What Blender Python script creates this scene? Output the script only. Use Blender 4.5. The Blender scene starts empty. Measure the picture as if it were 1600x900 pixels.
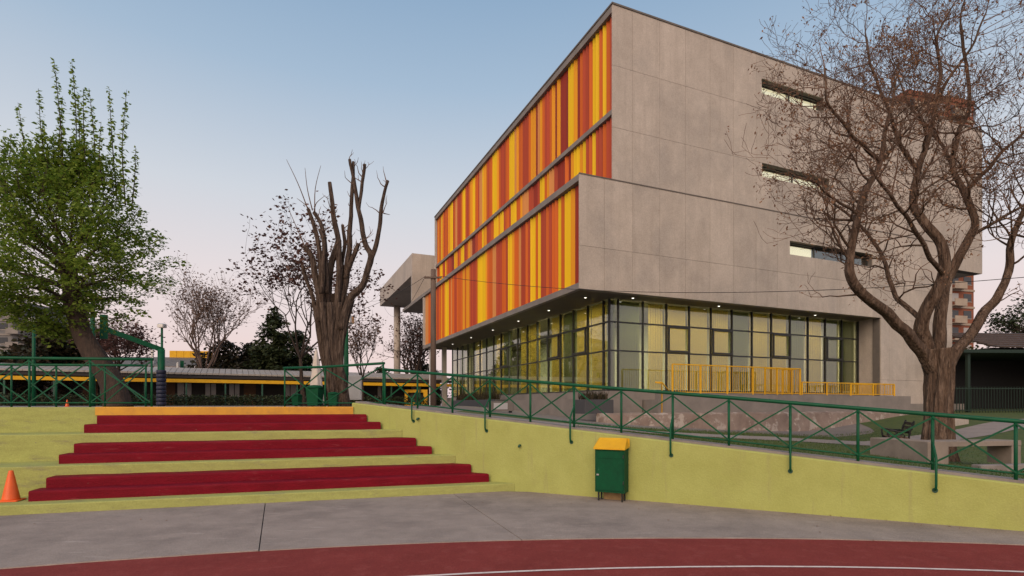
import bpy, math, random
import numpy as np
from mathutils import Vector, Matrix, noise

# ---------------------------------------------------------------- camera, sky, sun, exposure
scene = bpy.context.scene
col = scene.collection
F = 848.0            # focal length in pixels of the 1600 px wide photograph
HZ = 633.0           # horizon row
H = 1.65             # eye height above the court
cam_d = bpy.data.cameras.new('camera')
cam = bpy.data.objects.new('camera', cam_d)
col.objects.link(cam)
cam.location = (0, 0, H)
cam.rotation_euler = (math.radians(90), 0, 0)
cam_d.sensor_width = 36
cam_d.lens = F / 1600 * 36
cam_d.shift_y = (HZ - 450) / 1600
cam_d.clip_end = 3000
cam_d.clip_start = 0.05
scene.camera = cam

SUN_EL, SUN_AZ = 34.0, 196.0        # sun low behind the camera, a little to its left (azimuth clockwise from +Y)
world = bpy.data.worlds.new('World')
scene.world = world
world.use_nodes = True
wn, wl = world.node_tree.nodes, world.node_tree.links
bg = wn['Background']
sky = wn.new('ShaderNodeTexSky')
sky.sky_type = 'NISHITA'
sky.sun_disc = False
sky.sun_elevation = math.radians(3.0)
sky.sun_rotation = math.radians(SUN_AZ)
sky.air_density = 1.0
sky.dust_density = 1.2
sky.ozone_density = 2.0
# dusk: the anti-twilight band, pink low down and blue above, the same all round
tc = wn.new('ShaderNodeTexCoord')
sep = wn.new('ShaderNodeSeparateXYZ')
ramp = wn.new('ShaderNodeValToRGB')
cr = ramp.color_ramp
cr.elements[0].position = 0.0
cr.elements[0].color = (5.0, 3.95, 4.1, 1)
cr.elements[1].position = 1.0
cr.elements[1].color = (1.0, 1.75, 2.9, 1)
for p, c in ((0.08, (5.35, 4.2, 4.1)), (0.20, (5.15, 4.5, 4.5)), (0.34, (4.0, 4.2, 4.55)),
             (0.50, (2.4, 3.15, 4.05)), (0.64, (1.5, 2.35, 3.45))):
    e = cr.elements.new(p)
    e.color = (*c, 1)
mixw = wn.new('ShaderNodeMix')
mixw.data_type = 'RGBA'
mixw.inputs['Factor'].default_value = 0.88
wl.new(tc.outputs['Generated'], sep.inputs[0])
wl.new(sep.outputs['Z'], ramp.inputs[0])
wl.new(sky.outputs[0], mixw.inputs[6])
wl.new(ramp.outputs[0], mixw.inputs[7])
wl.new(mixw.outputs[2], bg.inputs[0])
bg.inputs[1].default_value = 0.12

sun_d = bpy.data.lights.new('sun', 'SUN')
sun = bpy.data.objects.new('sun', sun_d)
col.objects.link(sun)
sun_d.energy = 1.75
sun_d.angle = math.radians(55)
sun_d.color = (1.0, 0.74, 0.52)
az, el = math.radians(SUN_AZ), math.radians(SUN_EL)
sd = Vector((math.sin(az) * math.cos(el), math.cos(az) * math.cos(el), math.sin(el)))
sun.rotation_euler = sd.to_track_quat('Z', 'Y').to_euler()

scene.view_settings.view_transform = 'Standard'
scene.view_settings.look = 'None'
scene.view_settings.gamma = 1
scene.view_settings.exposure = 0.55
scene.render.engine = 'CYCLES'
scene.cycles.max_bounces = 6
scene.cycles.transparent_max_bounces = 8
scene.cycles.use_denoising = True

# ---------------------------------------------------------------- helpers
R = random.Random(7)
MATX = {}


def at(px, py, y):
    """world point seen at a photograph pixel, at distance y"""
    return Vector(((px - 800) / F * y, y, H + (HZ - py) / F * y))


def smooth(t):
    t = max(0.0, min(1.0, t))
    return t * t * (3 - 2 * t)


class MB:
    def __init__(self):
        self.v, self.f = [], []

    def add(self, vs, fs):
        o = len(self.v)
        self.v.extend([tuple(p) for p in vs])
        self.f.extend([tuple(i + o for i in f) for f in fs])
        return self

    def box(self, x0, x1, y0, y1, z0, z1):
        vs = [(x, y, z) for z in (z0, z1) for y in (y0, y1) for x in (x0, x1)]
        return self.add(vs, [(0, 2, 3, 1), (4, 5, 7, 6), (0, 1, 5, 4), (2, 6, 7, 3), (0, 4, 6, 2), (1, 3, 7, 5)])

    def cbox(self, x0, x1, y0, y1, z0, z1, b=0.01):
        """box with chamfered vertical and top edges"""
        def ring(i, z):
            return [(x0 + i + b, y0 + i, z), (x1 - i - b, y0 + i, z), (x1 - i, y0 + i + b, z), (x1 - i, y1 - i - b, z),
                    (x1 - i - b, y1 - i, z), (x0 + i + b, y1 - i, z), (x0 + i, y1 - i - b, z), (x0 + i, y0 + i + b, z)]
        vs = ring(0, z0) + ring(0, z1 - b) + ring(b, z1)
        fs = [tuple(range(7, -1, -1)), tuple(range(16, 24))]
        for k in (0, 8):
            for i in range(8):
                j = (i + 1) % 8
                fs.append((k + i, k + j, k + 8 + j, k + 8 + i))
        return self.add(vs, fs)

    def bar(self, p, q, w, h=None, up=(0, 0, 1)):
        p, q = Vector(p), Vector(q)
        h = h or w
        d = (q - p).normalized()
        u = Vector(up)
        if abs(d.dot(u)) > 0.98:
            u = Vector((0, 1, 0))
        s = d.cross(u).normalized()
        u = s.cross(d)
        vs = []
        for c in (p, q):
            for a, b in ((-1, -1), (1, -1), (1, 1), (-1, 1)):
                vs.append(c + s * (a * w / 2) + u * (b * h / 2))
        return self.add(vs, [(0, 1, 2, 3), (7, 6, 5, 4), (0, 4, 5, 1), (1, 5, 6, 2), (2, 6, 7, 3), (3, 7, 4, 0)])

    def prism(self, poly, z0, z1):
        n = len(poly)
        za = z0 if isinstance(z0, (list, tuple)) else [z0] * n
        zb = z1 if isinstance(z1, (list, tuple)) else [z1] * n
        vs = [(p[0], p[1], za[i]) for i, p in enumerate(poly)] + [(p[0], p[1], zb[i]) for i, p in enumerate(poly)]
        fs = [tuple(range(n - 1, -1, -1)), tuple(range(n, 2 * n))]
        for i in range(n):
            j = (i + 1) % n
            fs.append((i, j, n + j, n + i))
        return self.add(vs, fs)

    def tube(self, pts, rad, sides=6, cap=True, shape=None):
        pts = [Vector(p) for p in pts]
        n = len(pts)
        rs = rad if isinstance(rad, (list, tuple)) else [rad] * n
        d0 = (pts[1] - pts[0]).normalized()
        ref = Vector((1, 0, 0)) if abs(d0.x) < 0.9 else Vector((0, 1, 0))
        s = (ref - d0 * ref.dot(d0)).normalized()
        o = len(self.v)
        for i in range(n):
            d = (pts[min(i + 1, n - 1)] - pts[max(i - 1, 0)]).normalized()
            s = s - d * s.dot(d)
            if s.length < 1e-6:
                s = d.orthogonal()
            s.normalize()
            t = d.cross(s)
            for k in range(sides):
                a = 2 * math.pi * k / sides
                r = rs[i] * (shape(a, i / (n - 1), pts[i]) if shape else 1)
                self.v.append(tuple(pts[i] + s * (r * math.cos(a)) + t * (r * math.sin(a))))
        for i in range(n - 1):
            for k in range(sides):
                j = (k + 1) % sides
                self.f.append((o + i * sides + k, o + i * sides + j, o + (i + 1) * sides + j, o + (i + 1) * sides + k))
        if cap:
            self.f.append(tuple(o + k for k in range(sides - 1, -1, -1)))
            self.f.append(tuple(o + (n - 1) * sides + k for k in range(sides)))
        return self

    def lathe(self, prof, c=(0, 0, 0), sides=20):
        o = len(self.v)
        for r, z in prof:
            for k in range(sides):
                a = 2 * math.pi * k / sides
                self.v.append((c[0] + r * math.cos(a), c[1] + r * math.sin(a), c[2] + z))
        n = len(prof)
        for i in range(n - 1):
            for k in range(sides):
                j = (k + 1) % sides
                self.f.append((o + i * sides + k, o + i * sides + j, o + (i + 1) * sides + j, o + (i + 1) * sides + k))
        self.f.append(tuple(o + k for k in range(sides - 1, -1, -1)))
        self.f.append(tuple(o + (n - 1) * sides + k for k in range(sides)))
        return self

    def mesh(self, name, m, sm=False, inv=None, org=None):
        vs = self.v
        if inv is not None:
            vs = [tuple(inv @ Vector(p)) for p in vs]
        if org is not None:
            vs = [(p[0] - org[0], p[1] - org[1], p[2] - org[2]) for p in vs]
        me = bpy.data.meshes.new(name)
        me.from_pydata(vs, [], self.f)
        if m is not None:
            me.materials.append(m)
        if sm:
            me.polygons.foreach_set('use_smooth', [True] * len(me.polygons))
        me.update()
        return me

    def build(self, name, m, parent=None, local=False, sm=False):
        """link the collected shapes as ONE mesh object (world coordinates unless local)"""
        if parent is None:
            a = np.array(self.v)
            org = Vector(((a[:, 0].min() + a[:, 0].max()) / 2, (a[:, 1].min() + a[:, 1].max()) / 2, a[:, 2].min()))
            me = self.mesh(name, m, sm, None, org)
            o = bpy.data.objects.new(name, me)
            o.location = org
            MATX[o] = Matrix.Translation(org)
        else:
            me = self.mesh(name, m, sm, None if local else MATX[parent].inverted())
            o = bpy.data.objects.new(name, me)
            o.parent = parent
            MATX[o] = MATX[parent]
        col.objects.link(o)
        return o


def tag(o, label=None, cat=None, group=None, kind=None):
    if label:
        o['label'] = label
    if cat:
        o['category'] = cat
    if group:
        o['group'] = group
    if kind:
        o['kind'] = kind
    return o


def thing(name, loc, rz=0.0, label=None, cat=None, group=None):
    o = bpy.data.objects.new(name, None)
    o.empty_display_size = 0.3
    o.location = loc
    o.rotation_euler = (0, 0, rz)
    col.objects.link(o)
    MATX[o] = Matrix.Translation(Vector(loc)) @ Matrix.Rotation(rz, 4, 'Z')
    return tag(o, label, cat, group)


def inst(me, name, parent, loc=(0, 0, 0), rz=0.0):
    """another object with shared mesh data, placed in its parent's space"""
    o = bpy.data.objects.new(name, me)
    o.location = loc
    o.rotation_euler = (0, 0, rz)
    if parent is not None:
        o.parent = parent
    col.objects.link(o)
    return o


# ---------------------------------------------------------------- materials
def lin(r, g, b):
    def f(c):
        c /= 255
        return c / 12.92 if c <= 0.04045 else ((c + 0.055) / 1.055) ** 2.4
    return (f(r), f(g), f(b))


def mat(name, c, rough=0.7, c2=None, scale=3.0, c3=None, scale3=0.4, bump=0.0, bscale=60.0, metal=0.0, stretch=None,
        detail=6.0, lo=0.35, hi=0.65, spec=0.5, rnd=0.0, coat=0.0, lo3=0.45, hi3=0.7, bdist=0.01, emit=None, estr=0.0, c4=None, scale4=20.0, lo4=0.62, hi4=0.68,
        stretch4=None, grain=0.0, gscale=180.0):
    m = bpy.data.materials.new(name)
    m.use_nodes = True
    nt = m.node_tree
    nd, lk = nt.nodes, nt.links
    b = nd['Principled BSDF']
    b.inputs['Roughness'].default_value = rough
    b.inputs['Metallic'].default_value = metal
    b.inputs['Specular IOR Level'].default_value = spec
    b.inputs['Coat Weight'].default_value = coat
    b.inputs['Base Color'].default_value = (*c, 1)
    if emit:
        b.inputs['Emission Color'].default_value = (*emit, 1)
        b.inputs['Emission Strength'].default_value = estr
    geo = nd.new('ShaderNodeNewGeometry')
    vec = geo.outputs['Position']
    if stretch:
        mp = nd.new('ShaderNodeMapping')
        mp.inputs['Scale'].default_value = stretch
        lk.new(vec, mp.inputs[0])
        vec = mp.outputs[0]
    cur = None

    def blend(a, cc, sc, l, h, vec=vec):
        n = nd.new('ShaderNodeTexNoise')
        n.inputs['Scale'].default_value = sc
        n.inputs['Detail'].default_value = detail
        n.inputs['Roughness'].default_value = 0.65
        lk.new(vec, n.inputs['Vector'])
        mr = nd.new('ShaderNodeMapRange')
        mr.inputs['From Min'].default_value = l
        mr.inputs['From Max'].default_value = h
        lk.new(n.outputs['Fac'], mr.inputs['Value'])
        mx = nd.new('ShaderNodeMix')
        mx.data_type = 'RGBA'
        lk.new(mr.outputs[0], mx.inputs['Factor'])
        if a is None:
            mx.inputs[6].default_value = (*c, 1)
        else:
            lk.new(a, mx.inputs[6])
        mx.inputs[7].default_value = (*cc, 1)
        return mx.outputs[2]
    if c2:
        cur = blend(cur, c2, scale, lo, hi)
    if c3:
        cur = blend(cur, c3, scale3, lo3, hi3)
    if c4:
        v4 = geo.outputs['Position']
        if stretch4:
            m4 = nd.new('ShaderNodeMapping')
            m4.inputs['Scale'].default_value = stretch4
            lk.new(v4, m4.inputs[0])
            v4 = m4.outputs[0]
        cur = blend(cur, c4, scale4, lo4, hi4, v4)
    if grain:
        gn = nd.new('ShaderNodeTexNoise')
        gn.inputs['Scale'].default_value = gscale
        gn.inputs['Detail'].default_value = 3
        lk.new(geo.outputs['Position'], gn.inputs['Vector'])
        gm = nd.new('ShaderNodeMapRange')
        gm.inputs['From Min'].default_value = 0.3
        gm.inputs['From Max'].default_value = 0.7
        gm.inputs['To Min'].default_value = 1 - grain
        gm.inputs['To Max'].default_value = 1 + grain
        lk.new(gn.outputs['Fac'], gm.inputs['Value'])
        gh = nd.new('ShaderNodeHueSaturation')
        lk.new(gm.outputs[0], gh.inputs['Value'])
        if cur is None:
            gh.inputs['Color'].default_value = (*c, 1)
        else:
            lk.new(cur, gh.inputs['Color'])
        cur = gh.outputs[0]
    if rnd:
        oi = nd.new('ShaderNodeObjectInfo')
        mr = nd.new('ShaderNodeMapRange')
        mr.inputs['To Min'].default_value = 1 - rnd
        mr.inputs['To Max'].default_value = 1 + rnd
        lk.new(oi.outputs['Random'], mr.inputs['Value'])
        hs = nd.new('ShaderNodeHueSaturation')
        lk.new(mr.outputs[0], hs.inputs['Value'])
        if cur is None:
            hs.inputs['Color'].default_value = (*c, 1)
        else:
            lk.new(cur, hs.inputs['Color'])
        cur = hs.outputs[0]
    if cur is not None:
        lk.new(cur, b.inputs['Base Color'])
    if bump:
        n = nd.new('ShaderNodeTexNoise')
        n.inputs['Scale'].default_value = bscale
        n.inputs['Detail'].default_value = 5
        lk.new(vec, n.inputs['Vector'])
        bp = nd.new('ShaderNodeBump')
        bp.inputs['Strength'].default_value = bump
        bp.inputs['Distance'].default_value = bdist
        lk.new(n.outputs['Fac'], bp.inputs['Height'])
        lk.new(bp.outputs[0], b.inputs['Normal'])
    return m


def leaf_mat(name, c, c2, trans=0.35, rough=0.6):
    m = bpy.data.materials.new(name)
    m.use_nodes = True
    nd, lk = m.node_tree.nodes, m.node_tree.links
    b = nd['Principled BSDF']
    b.inputs['Roughness'].default_value = rough
    b.inputs['Specular IOR Level'].default_value = 0.3
    g = nd.new('ShaderNodeNewGeometry')
    mx = nd.new('ShaderNodeMix')
    mx.data_type = 'RGBA'
    mx.inputs[6].default_value = (*c, 1)
    mx.inputs[7].default_value = (*c2, 1)
    lk.new(g.outputs['Random Per Island'], mx.inputs['Factor'])
    lk.new(mx.outputs[2], b.inputs['Base Color'])
    tr = nd.new('ShaderNodeBsdfTranslucent')
    lk.new(mx.outputs[2], tr.inputs[0])
    ms = nd.new('ShaderNodeMixShader')
    ms.inputs[0].default_value = trans
    lk.new(b.outputs[0], ms.inputs[1])
    lk.new(tr.outputs[0], ms.inputs[2])
    lk.new(ms.outputs[0], nd['Material Output'].inputs[0])
    return m


def glass_mat(name, tint, base=0.05):
    m = bpy.data.materials.new(name)
    m.use_nodes = True
    nd, lk = m.node_tree.nodes, m.node_tree.links
    nd.remove(nd['Principled BSDF'])
    t = nd.new('ShaderNodeBsdfTransparent')
    t.inputs[0].default_value = (*tint, 1)
    g = nd.new('ShaderNodeBsdfGlossy')
    g.inputs['Roughness'].default_value = 0.015
    g.inputs['Color'].default_value = (0.9, 0.95, 0.93, 1)
    # slight waviness of the sheet
    n = nd.new('ShaderNodeTexNoise')
    n.inputs['Scale'].default_value = 0.9
    geo = nd.new('ShaderNodeNewGeometry')
    lk.new(geo.outputs['Position'], n.inputs['Vector'])
    bp = nd.new('ShaderNodeBump')
    bp.inputs['Strength'].default_value = 0.12
    bp.inputs['Distance'].default_value = 0.02
    lk.new(n.outputs['Fac'], bp.inputs['Height'])
    lk.new(bp.outputs[0], g.inputs['Normal'])
    fr = nd.new('ShaderNodeFresnel')
    fr.inputs[0].default_value = 1.5
    bk = nd.new('ShaderNodeMath')           # the sheet reflects at its outer face only
    bk.operation = 'MULTIPLY_ADD'
    bk.inputs[1].default_value = -1
    bk.inputs[2].default_value = 1
    lk.new(geo.outputs['Backfacing'], bk.inputs[0])
    mu = nd.new('ShaderNodeMath')
    mu.operation = 'MULTIPLY'
    lk.new(bk.outputs[0], mu.inputs[1])
    ad = nd.new('ShaderNodeMath')
    ad.operation = 'MULTIPLY_ADD'
    ad.inputs[1].default_value = 1.5
    ad.inputs[2].default_value = base
    ad.use_clamp = True
    lk.new(fr.outputs[0], ad.inputs[0])
    ms = nd.new('ShaderNodeMixShader')
    lk.new(ad.outputs[0], mu.inputs[0])
    lk.new(mu.outputs[0], ms.inputs[0])
    lk.new(t.outputs[0], ms.inputs[1])
    lk.new(g.outputs[0], ms.inputs[2])
    lk.new(ms.outputs[0], nd['Material Output'].inputs[0])
    return m


def fabric_mat(name, c, trans=0.5):
    m = bpy.data.materials.new(name)
    m.use_nodes = True
    nd, lk = m.node_tree.nodes, m.node_tree.links
    b = nd['Principled BSDF']
    b.inputs['Base Color'].default_value = (*c, 1)
    b.inputs['Roughness'].default_value = 0.9
    tr = nd.new('ShaderNodeBsdfTranslucent')
    tr.inputs[0].default_value = (*c, 1)
    ms = nd.new('ShaderNodeMixShader')
    ms.inputs[0].default_value = trans
    lk.new(b.outputs[0], ms.inputs[1])
    lk.new(tr.outputs[0], ms.inputs[2])
    lk.new(ms.outputs[0], nd['Material Output'].inputs[0])
    return m


M = {}
M['concrete'] = mat('concrete', (0.49, 0.43, 0.375), 0.85, (0.42, 0.365, 0.315), 1.6, (0.33, 0.295, 0.265), 0.45, bump=0.35, bscale=30, rnd=0.05, lo3=0.48, hi3=0.74,
                    stretch=(1.0, 1.0, 0.8), c4=(0.37, 0.32, 0.275), scale4=1.5, stretch4=(3.0, 3.0, 0.16), lo4=0.5, hi4=0.85, grain=0.10, gscale=22)
M['concrete_dark'] = mat('concrete_dark', (0.16, 0.14, 0.125), 0.9, (0.12, 0.105, 0.095), 1.5)
M['concrete_slab'] = mat('concrete_slab', (0.25, 0.22, 0.20), 0.85, (0.19, 0.17, 0.155), 1.2, bump=0.1, bscale=30)
M['seat_concrete'] = mat('seat_concrete', (0.27, 0.225, 0.19), 0.9, (0.20, 0.165, 0.14), 2.5, bump=0.3, bscale=30)
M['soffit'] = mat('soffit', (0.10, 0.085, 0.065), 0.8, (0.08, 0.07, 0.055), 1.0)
M['dark_metal'] = mat('dark_metal', (0.025, 0.026, 0.025), 0.45)
M['core'] = mat('core', (0.035, 0.03, 0.03), 0.8)
M['slat_yellow'] = mat('slat_yellow', (0.78, 0.49, 0.006), 0.6, spec=0.25, rnd=0.06)
M['slat_amber'] = mat('slat_amber', (0.72, 0.30, 0.010), 0.6, spec=0.25, rnd=0.08)
M['slat_orange'] = mat('slat_orange', (0.56, 0.115, 0.012), 0.6, spec=0.25, rnd=0.10)
M['slat_red'] = mat('slat_red', (0.40, 0.060, 0.024), 0.6, spec=0.25, rnd=0.10)
M['slat_dark'] = mat('slat_dark', (0.29, 0.028, 0.008), 0.6, spec=0.25, rnd=0.10)
M['slat_tan'] = mat('slat_tan', (0.60, 0.25, 0.07), 0.6, spec=0.25, rnd=0.06)
M['glass'] = glass_mat('glass', (0.68, 0.72, 0.63), 0.085)
M['slot_glass'] = glass_mat('slot_glass', (0.8, 0.82, 0.8), 0.12)
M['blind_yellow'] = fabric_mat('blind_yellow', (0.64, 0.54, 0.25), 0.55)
M['blind_dim_olive'] = fabric_mat('blind_dim_olive', (0.36, 0.37, 0.23), 0.45)  # yellow and olive cloth stand for brighter and dimmer lit blinds
M['glowing_blind'] = mat('glowing_blind', (0.8, 0.74, 0.6), 0.9, emit=(1.0, 0.86, 0.58), estr=0.75)  # blind glows by itself, standing in for room light behind the slot windows
M['room'] = mat('room', (0.30, 0.30, 0.24), 0.8)
M['lamp'] = mat('lamp', (0.9, 0.9, 0.85), 0.4, emit=(1.0, 0.93, 0.78), estr=2.0)
M['yellow_paint'] = mat('yellow_paint', (0.75, 0.42, 0.02), 0.6, (0.65, 0.35, 0.02), 4, spec=0.2)
M['step_yellow'] = mat('step_yellow', (0.70, 0.36, 0.025), 0.6, (0.56, 0.27, 0.03), 3.0, (0.45, 0.23, 0.05), 9, bump=0.2, bscale=60, lo3=0.58, hi3=0.75)
M['green_paint'] = mat('green_paint', (0.004, 0.095, 0.040), 0.5, (0.004, 0.066, 0.030), 6, spec=0.22)
M['green_dull'] = mat('green_dull', (0.015, 0.075, 0.045), 0.5)
M['shelter_shaded_green'] = mat('shelter_shaded_green', (0.006, 0.022, 0.014), 0.7)  # green made darker to put tree shade into shelter and fence colour
M['bin_green'] = mat('bin_green', (0.003, 0.075, 0.030), 0.6, (0.004, 0.055, 0.024), 5, bump=0.2, bscale=9, spec=0.15, c4=(0.03, 0.12, 0.07), scale4=14, stretch4=(1, 1, 0.4), lo4=0.64, hi4=0.72)
M['lime_wall'] = mat('lime_wall', (0.39, 0.415, 0.13), 0.85, (0.35, 0.37, 0.11), 2.5, (0.32, 0.315, 0.11), 0.8, bump=0.6, bscale=38, bdist=0.008, spec=0.2,
                     lo3=0.55, hi3=0.85, c4=(0.30, 0.28, 0.13), scale4=2.2, stretch4=(4, 4, 0.25), lo4=0.58, hi4=0.80, grain=0.06, gscale=55)
M['lime_tier'] = mat('lime_tier', (0.39, 0.41, 0.13), 0.8, (0.33, 0.34, 0.11), 4.0, (0.235, 0.215, 0.13), 2.2, bump=0.6, bscale=40, bdist=0.008, spec=0.2,
                     stretch=(0.5, 2, 3), lo3=0.56, hi3=0.76, c4=(0.20, 0.18, 0.13), scale4=30, lo4=0.66, hi4=0.70, grain=0.12, gscale=60)
M['step_red'] = mat('step_red', (0.20, 0.004, 0.015), 0.7, (0.145, 0.003, 0.011), 3.5, (0.26, 0.05, 0.058), 4.0, bump=0.8, bscale=30, bdist=0.012, spec=0.15,
                    stretch=(0.45, 1.5, 3), lo3=0.60, hi3=0.82, c4=(0.30, 0.20, 0.17), scale4=26, lo4=0.70, hi4=0.73, grain=0.12, gscale=70)
M['walk'] = mat('walk', (0.345, 0.285, 0.25), 0.85, (0.28, 0.232, 0.205), 2.2, (0.19, 0.157, 0.142), 0.75, bump=0.6, bscale=90, bdist=0.006, spec=0.2,
                lo3=0.48, hi3=0.75, c4=(0.45, 0.385, 0.345), scale4=3.2, stretch4=(0.5, 2.0, 1), lo4=0.60, hi4=0.78, grain=0.22, gscale=75)
M['kerb'] = mat('kerb', (0.27, 0.235, 0.22), 0.85, (0.19, 0.165, 0.155), 3, bump=0.3, bscale=40)
M['track'] = mat('track', (0.24, 0.043, 0.038), 0.9, (0.205, 0.036, 0.032), 1.4, (0.27, 0.062, 0.055), 5, bump=0.7, bscale=220, bdist=0.005, spec=0.15,
                 lo3=0.52, hi3=0.75, c4=(0.10, 0.03, 0.028), scale4=9, lo4=0.72, hi4=0.76, grain=0.25, gscale=110)
M['line'] = mat('line', (0.72, 0.62, 0.58), 0.7, (0.5, 0.36, 0.33), 14, lo=0.5, hi=0.75)
M['ground'] = mat('ground', (0.13, 0.115, 0.10), 0.9, (0.10, 0.09, 0.08), 0.8)
M['plaza'] = mat('plaza', (0.22, 0.19, 0.175), 0.85, (0.17, 0.15, 0.14), 0.8)
M['lawn'] = mat('lawn', (0.055, 0.095, 0.016), 0.95, (0.08, 0.10, 0.024), 1.5, (0.036, 0.062, 0.014), 5)
M['path'] = mat('path', (0.30, 0.255, 0.235), 0.85, (0.24, 0.205, 0.19), 1.5, bump=0.2, bscale=30)
M['peeling'] = mat('peeling', (0.29, 0.225, 0.19), 0.9, (0.20, 0.145, 0.12), 1.3, (0.40, 0.345, 0.305), 2.3, bump=0.6, bscale=14, bdist=0.02, lo3=0.53, hi3=0.6)
M['bark'] = mat('bark', (0.15, 0.10, 0.072), 0.95, (0.062, 0.042, 0.032), 8, (0.23, 0.165, 0.125), 6, bump=1.0, bscale=13, bdist=0.09, spec=0.15,
                stretch=(2.2, 2.2, 0.35), lo3=0.5, hi3=0.7)
M['bark_pale'] = mat('bark_pale', (0.15, 0.10, 0.082), 0.9, (0.11, 0.075, 0.06), 4)
M['bark_twig'] = mat('bark_twig', (0.17, 0.105, 0.075), 0.9, (0.12, 0.075, 0.055), 4, spec=0.2)
M['bark_dark'] = mat('bark_dark', (0.07, 0.045, 0.033), 0.95, (0.04, 0.028, 0.022), 7, bump=0.9, bscale=11, bdist=0.04, stretch=(2, 2, 0.4))
M['bark_grey'] = mat('bark_grey', (0.13, 0.095, 0.075), 0.95, (0.045, 0.033, 0.028), 9, (0.20, 0.15, 0.12), 7, bump=1.0, bscale=16, bdist=0.10, spec=0.1,
                     stretch=(2.4, 2.4, 0.3), lo3=0.5, hi3=0.72)
M['leaf_green'] = leaf_mat('leaf_green', (0.10, 0.19, 0.02), (0.29, 0.37, 0.06), 0.5)
M['leaf_dry'] = leaf_mat('leaf_dry', (0.19, 0.09, 0.05), (0.36, 0.21, 0.12), 0.35)
M['leaf_purple'] = leaf_mat('leaf_purple', (0.10, 0.048, 0.042), (0.17, 0.095, 0.078), 0.3)
M['leaf_tan'] = leaf_mat('leaf_tan', (0.17, 0.11, 0.085), (0.25, 0.17, 0.13), 0.35)
M['leaf_conifer'] = leaf_mat('leaf_conifer', (0.022, 0.036, 0.014), (0.050, 0.062, 0.024), 0.15)
M['leaf_olive'] = leaf_mat('leaf_olive', (0.10, 0.085, 0.02), (0.17, 0.14, 0.035), 0.3)
M['leaf_shrub'] = leaf_mat('leaf_shrub', (0.030, 0.034, 0.016), (0.065, 0.045, 0.025), 0.2)
M['grass_blade'] = leaf_mat('grass_blade', (0.05, 0.09, 0.016), (0.10, 0.14, 0.035), 0.35)
M['white_paint'] = mat('white_paint', (0.70, 0.68, 0.64), 0.6, (0.6, 0.57, 0.53), 3)
M['cream_cloth'] = mat('cream_cloth', (0.66, 0.60, 0.54), 0.9, (0.55, 0.5, 0.45), 5)
M['roof_sheet'] = mat('roof_sheet', (0.36, 0.325, 0.29), 0.6, (0.29, 0.26, 0.235), 0.8)
M['roof_grey'] = mat('roof_grey', (0.16, 0.14, 0.125), 0.7, (0.12, 0.105, 0.095), 1.5)
M['tile'] = mat('tile', (0.075, 0.05, 0.042), 0.8, (0.05, 0.035, 0.03), 3)
M['wood'] = mat('wood', (0.14, 0.07, 0.035), 0.7, (0.10, 0.05, 0.025), 5)
M['pole_wood'] = mat('pole_wood', (0.165, 0.115, 0.09), 0.9, (0.11, 0.078, 0.062), 5, bump=0.5, bscale=20, stretch=(2, 2, 0.2))
M['black'] = mat('black', (0.012, 0.012, 0.013), 0.55)
M['rubber'] = mat('rubber', (0.01, 0.01, 0.01), 0.6)
M['navy'] = mat('navy', (0.012, 0.016, 0.042), 0.6, bump=0.3, bscale=20)
M['cone_orange'] = mat('cone_orange', (0.85, 0.13, 0.012), 0.45, (0.72, 0.10, 0.01), 5)
M['brick_red'] = mat('brick_red', (0.25, 0.085, 0.045), 0.9, (0.20, 0.066, 0.036), 0.3)
M['tower_grey'] = mat('tower_grey', (0.17, 0.165, 0.165), 0.8, (0.13, 0.125, 0.13), 0.4)
M['pane_dark'] = mat('pane_dark', (0.03, 0.035, 0.04), 0.12)
M['pane_pale'] = mat('pane_pale', (0.35, 0.33, 0.32), 0.2)
M['steel'] = mat('steel', (0.55, 0.54, 0.52), 0.35, metal=0.7)
M['planter'] = mat('planter', (0.055, 0.055, 0.06), 0.7)
M['cream_wall'] = mat('cream_wall', (0.38, 0.31, 0.24), 0.85, (0.30, 0.24, 0.19), 1)
M['wood_block'] = mat('wood_block', (0.33, 0.22, 0.10), 0.85, (0.25, 0.16, 0.075), 8)

# ---------------------------------------------------------------- ground heights
WD = Vector((0.8919, -0.4521))              # direction of the lime retaining wall, left to right
WP = Vector((0.06, 10.36))                  # where stair front meets it
ST = math.radians(17.0)                     # run of the stairs
SX = Vector((math.cos(ST), math.sin(ST)))   # along the treads, to the right
SN = Vector((-math.sin(ST), math.cos(ST)))  # up the flight
RISE, TREAD = 0.161, 0.31
TOP = RISE * 10


def wall_y(x):
    return WP.y + (x - WP.x) * WD.y / WD.x


def wall_top(x):
    return max(0.03, 1.70 - 0.1055 * (x + 3.57))


E0 = WP + SN * (9 * TREAD)                  # a point on the plaza edge line


def edge_y(x):
    """front edge of the upper ground"""
    ys = E0.y + (x - E0.x) * SX.y / SX.x
    if x <= -3.62:
        return ys + 0.25
    if x < 14.5:
        return wall_y(x) + 0.2
    return wall_y(14.5) + 0.2


def T(x, y):
    e = min(TOP - 0.008, wall_top(x) - 0.02)
    if x < -3.62:
        e = TOP - 0.008
    d = y - edge_y(x)
    far = 1.45 if x > 2 else 1.45 + 0.15 * smooth((2 - x) / 5)
    far = min(far, TOP - 0.008)
    return e + (far - e) * smooth(d / (45.0 - 15 * smooth((x - 12) / 8) - 15 * smooth((3 - x) / 5)))


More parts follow.
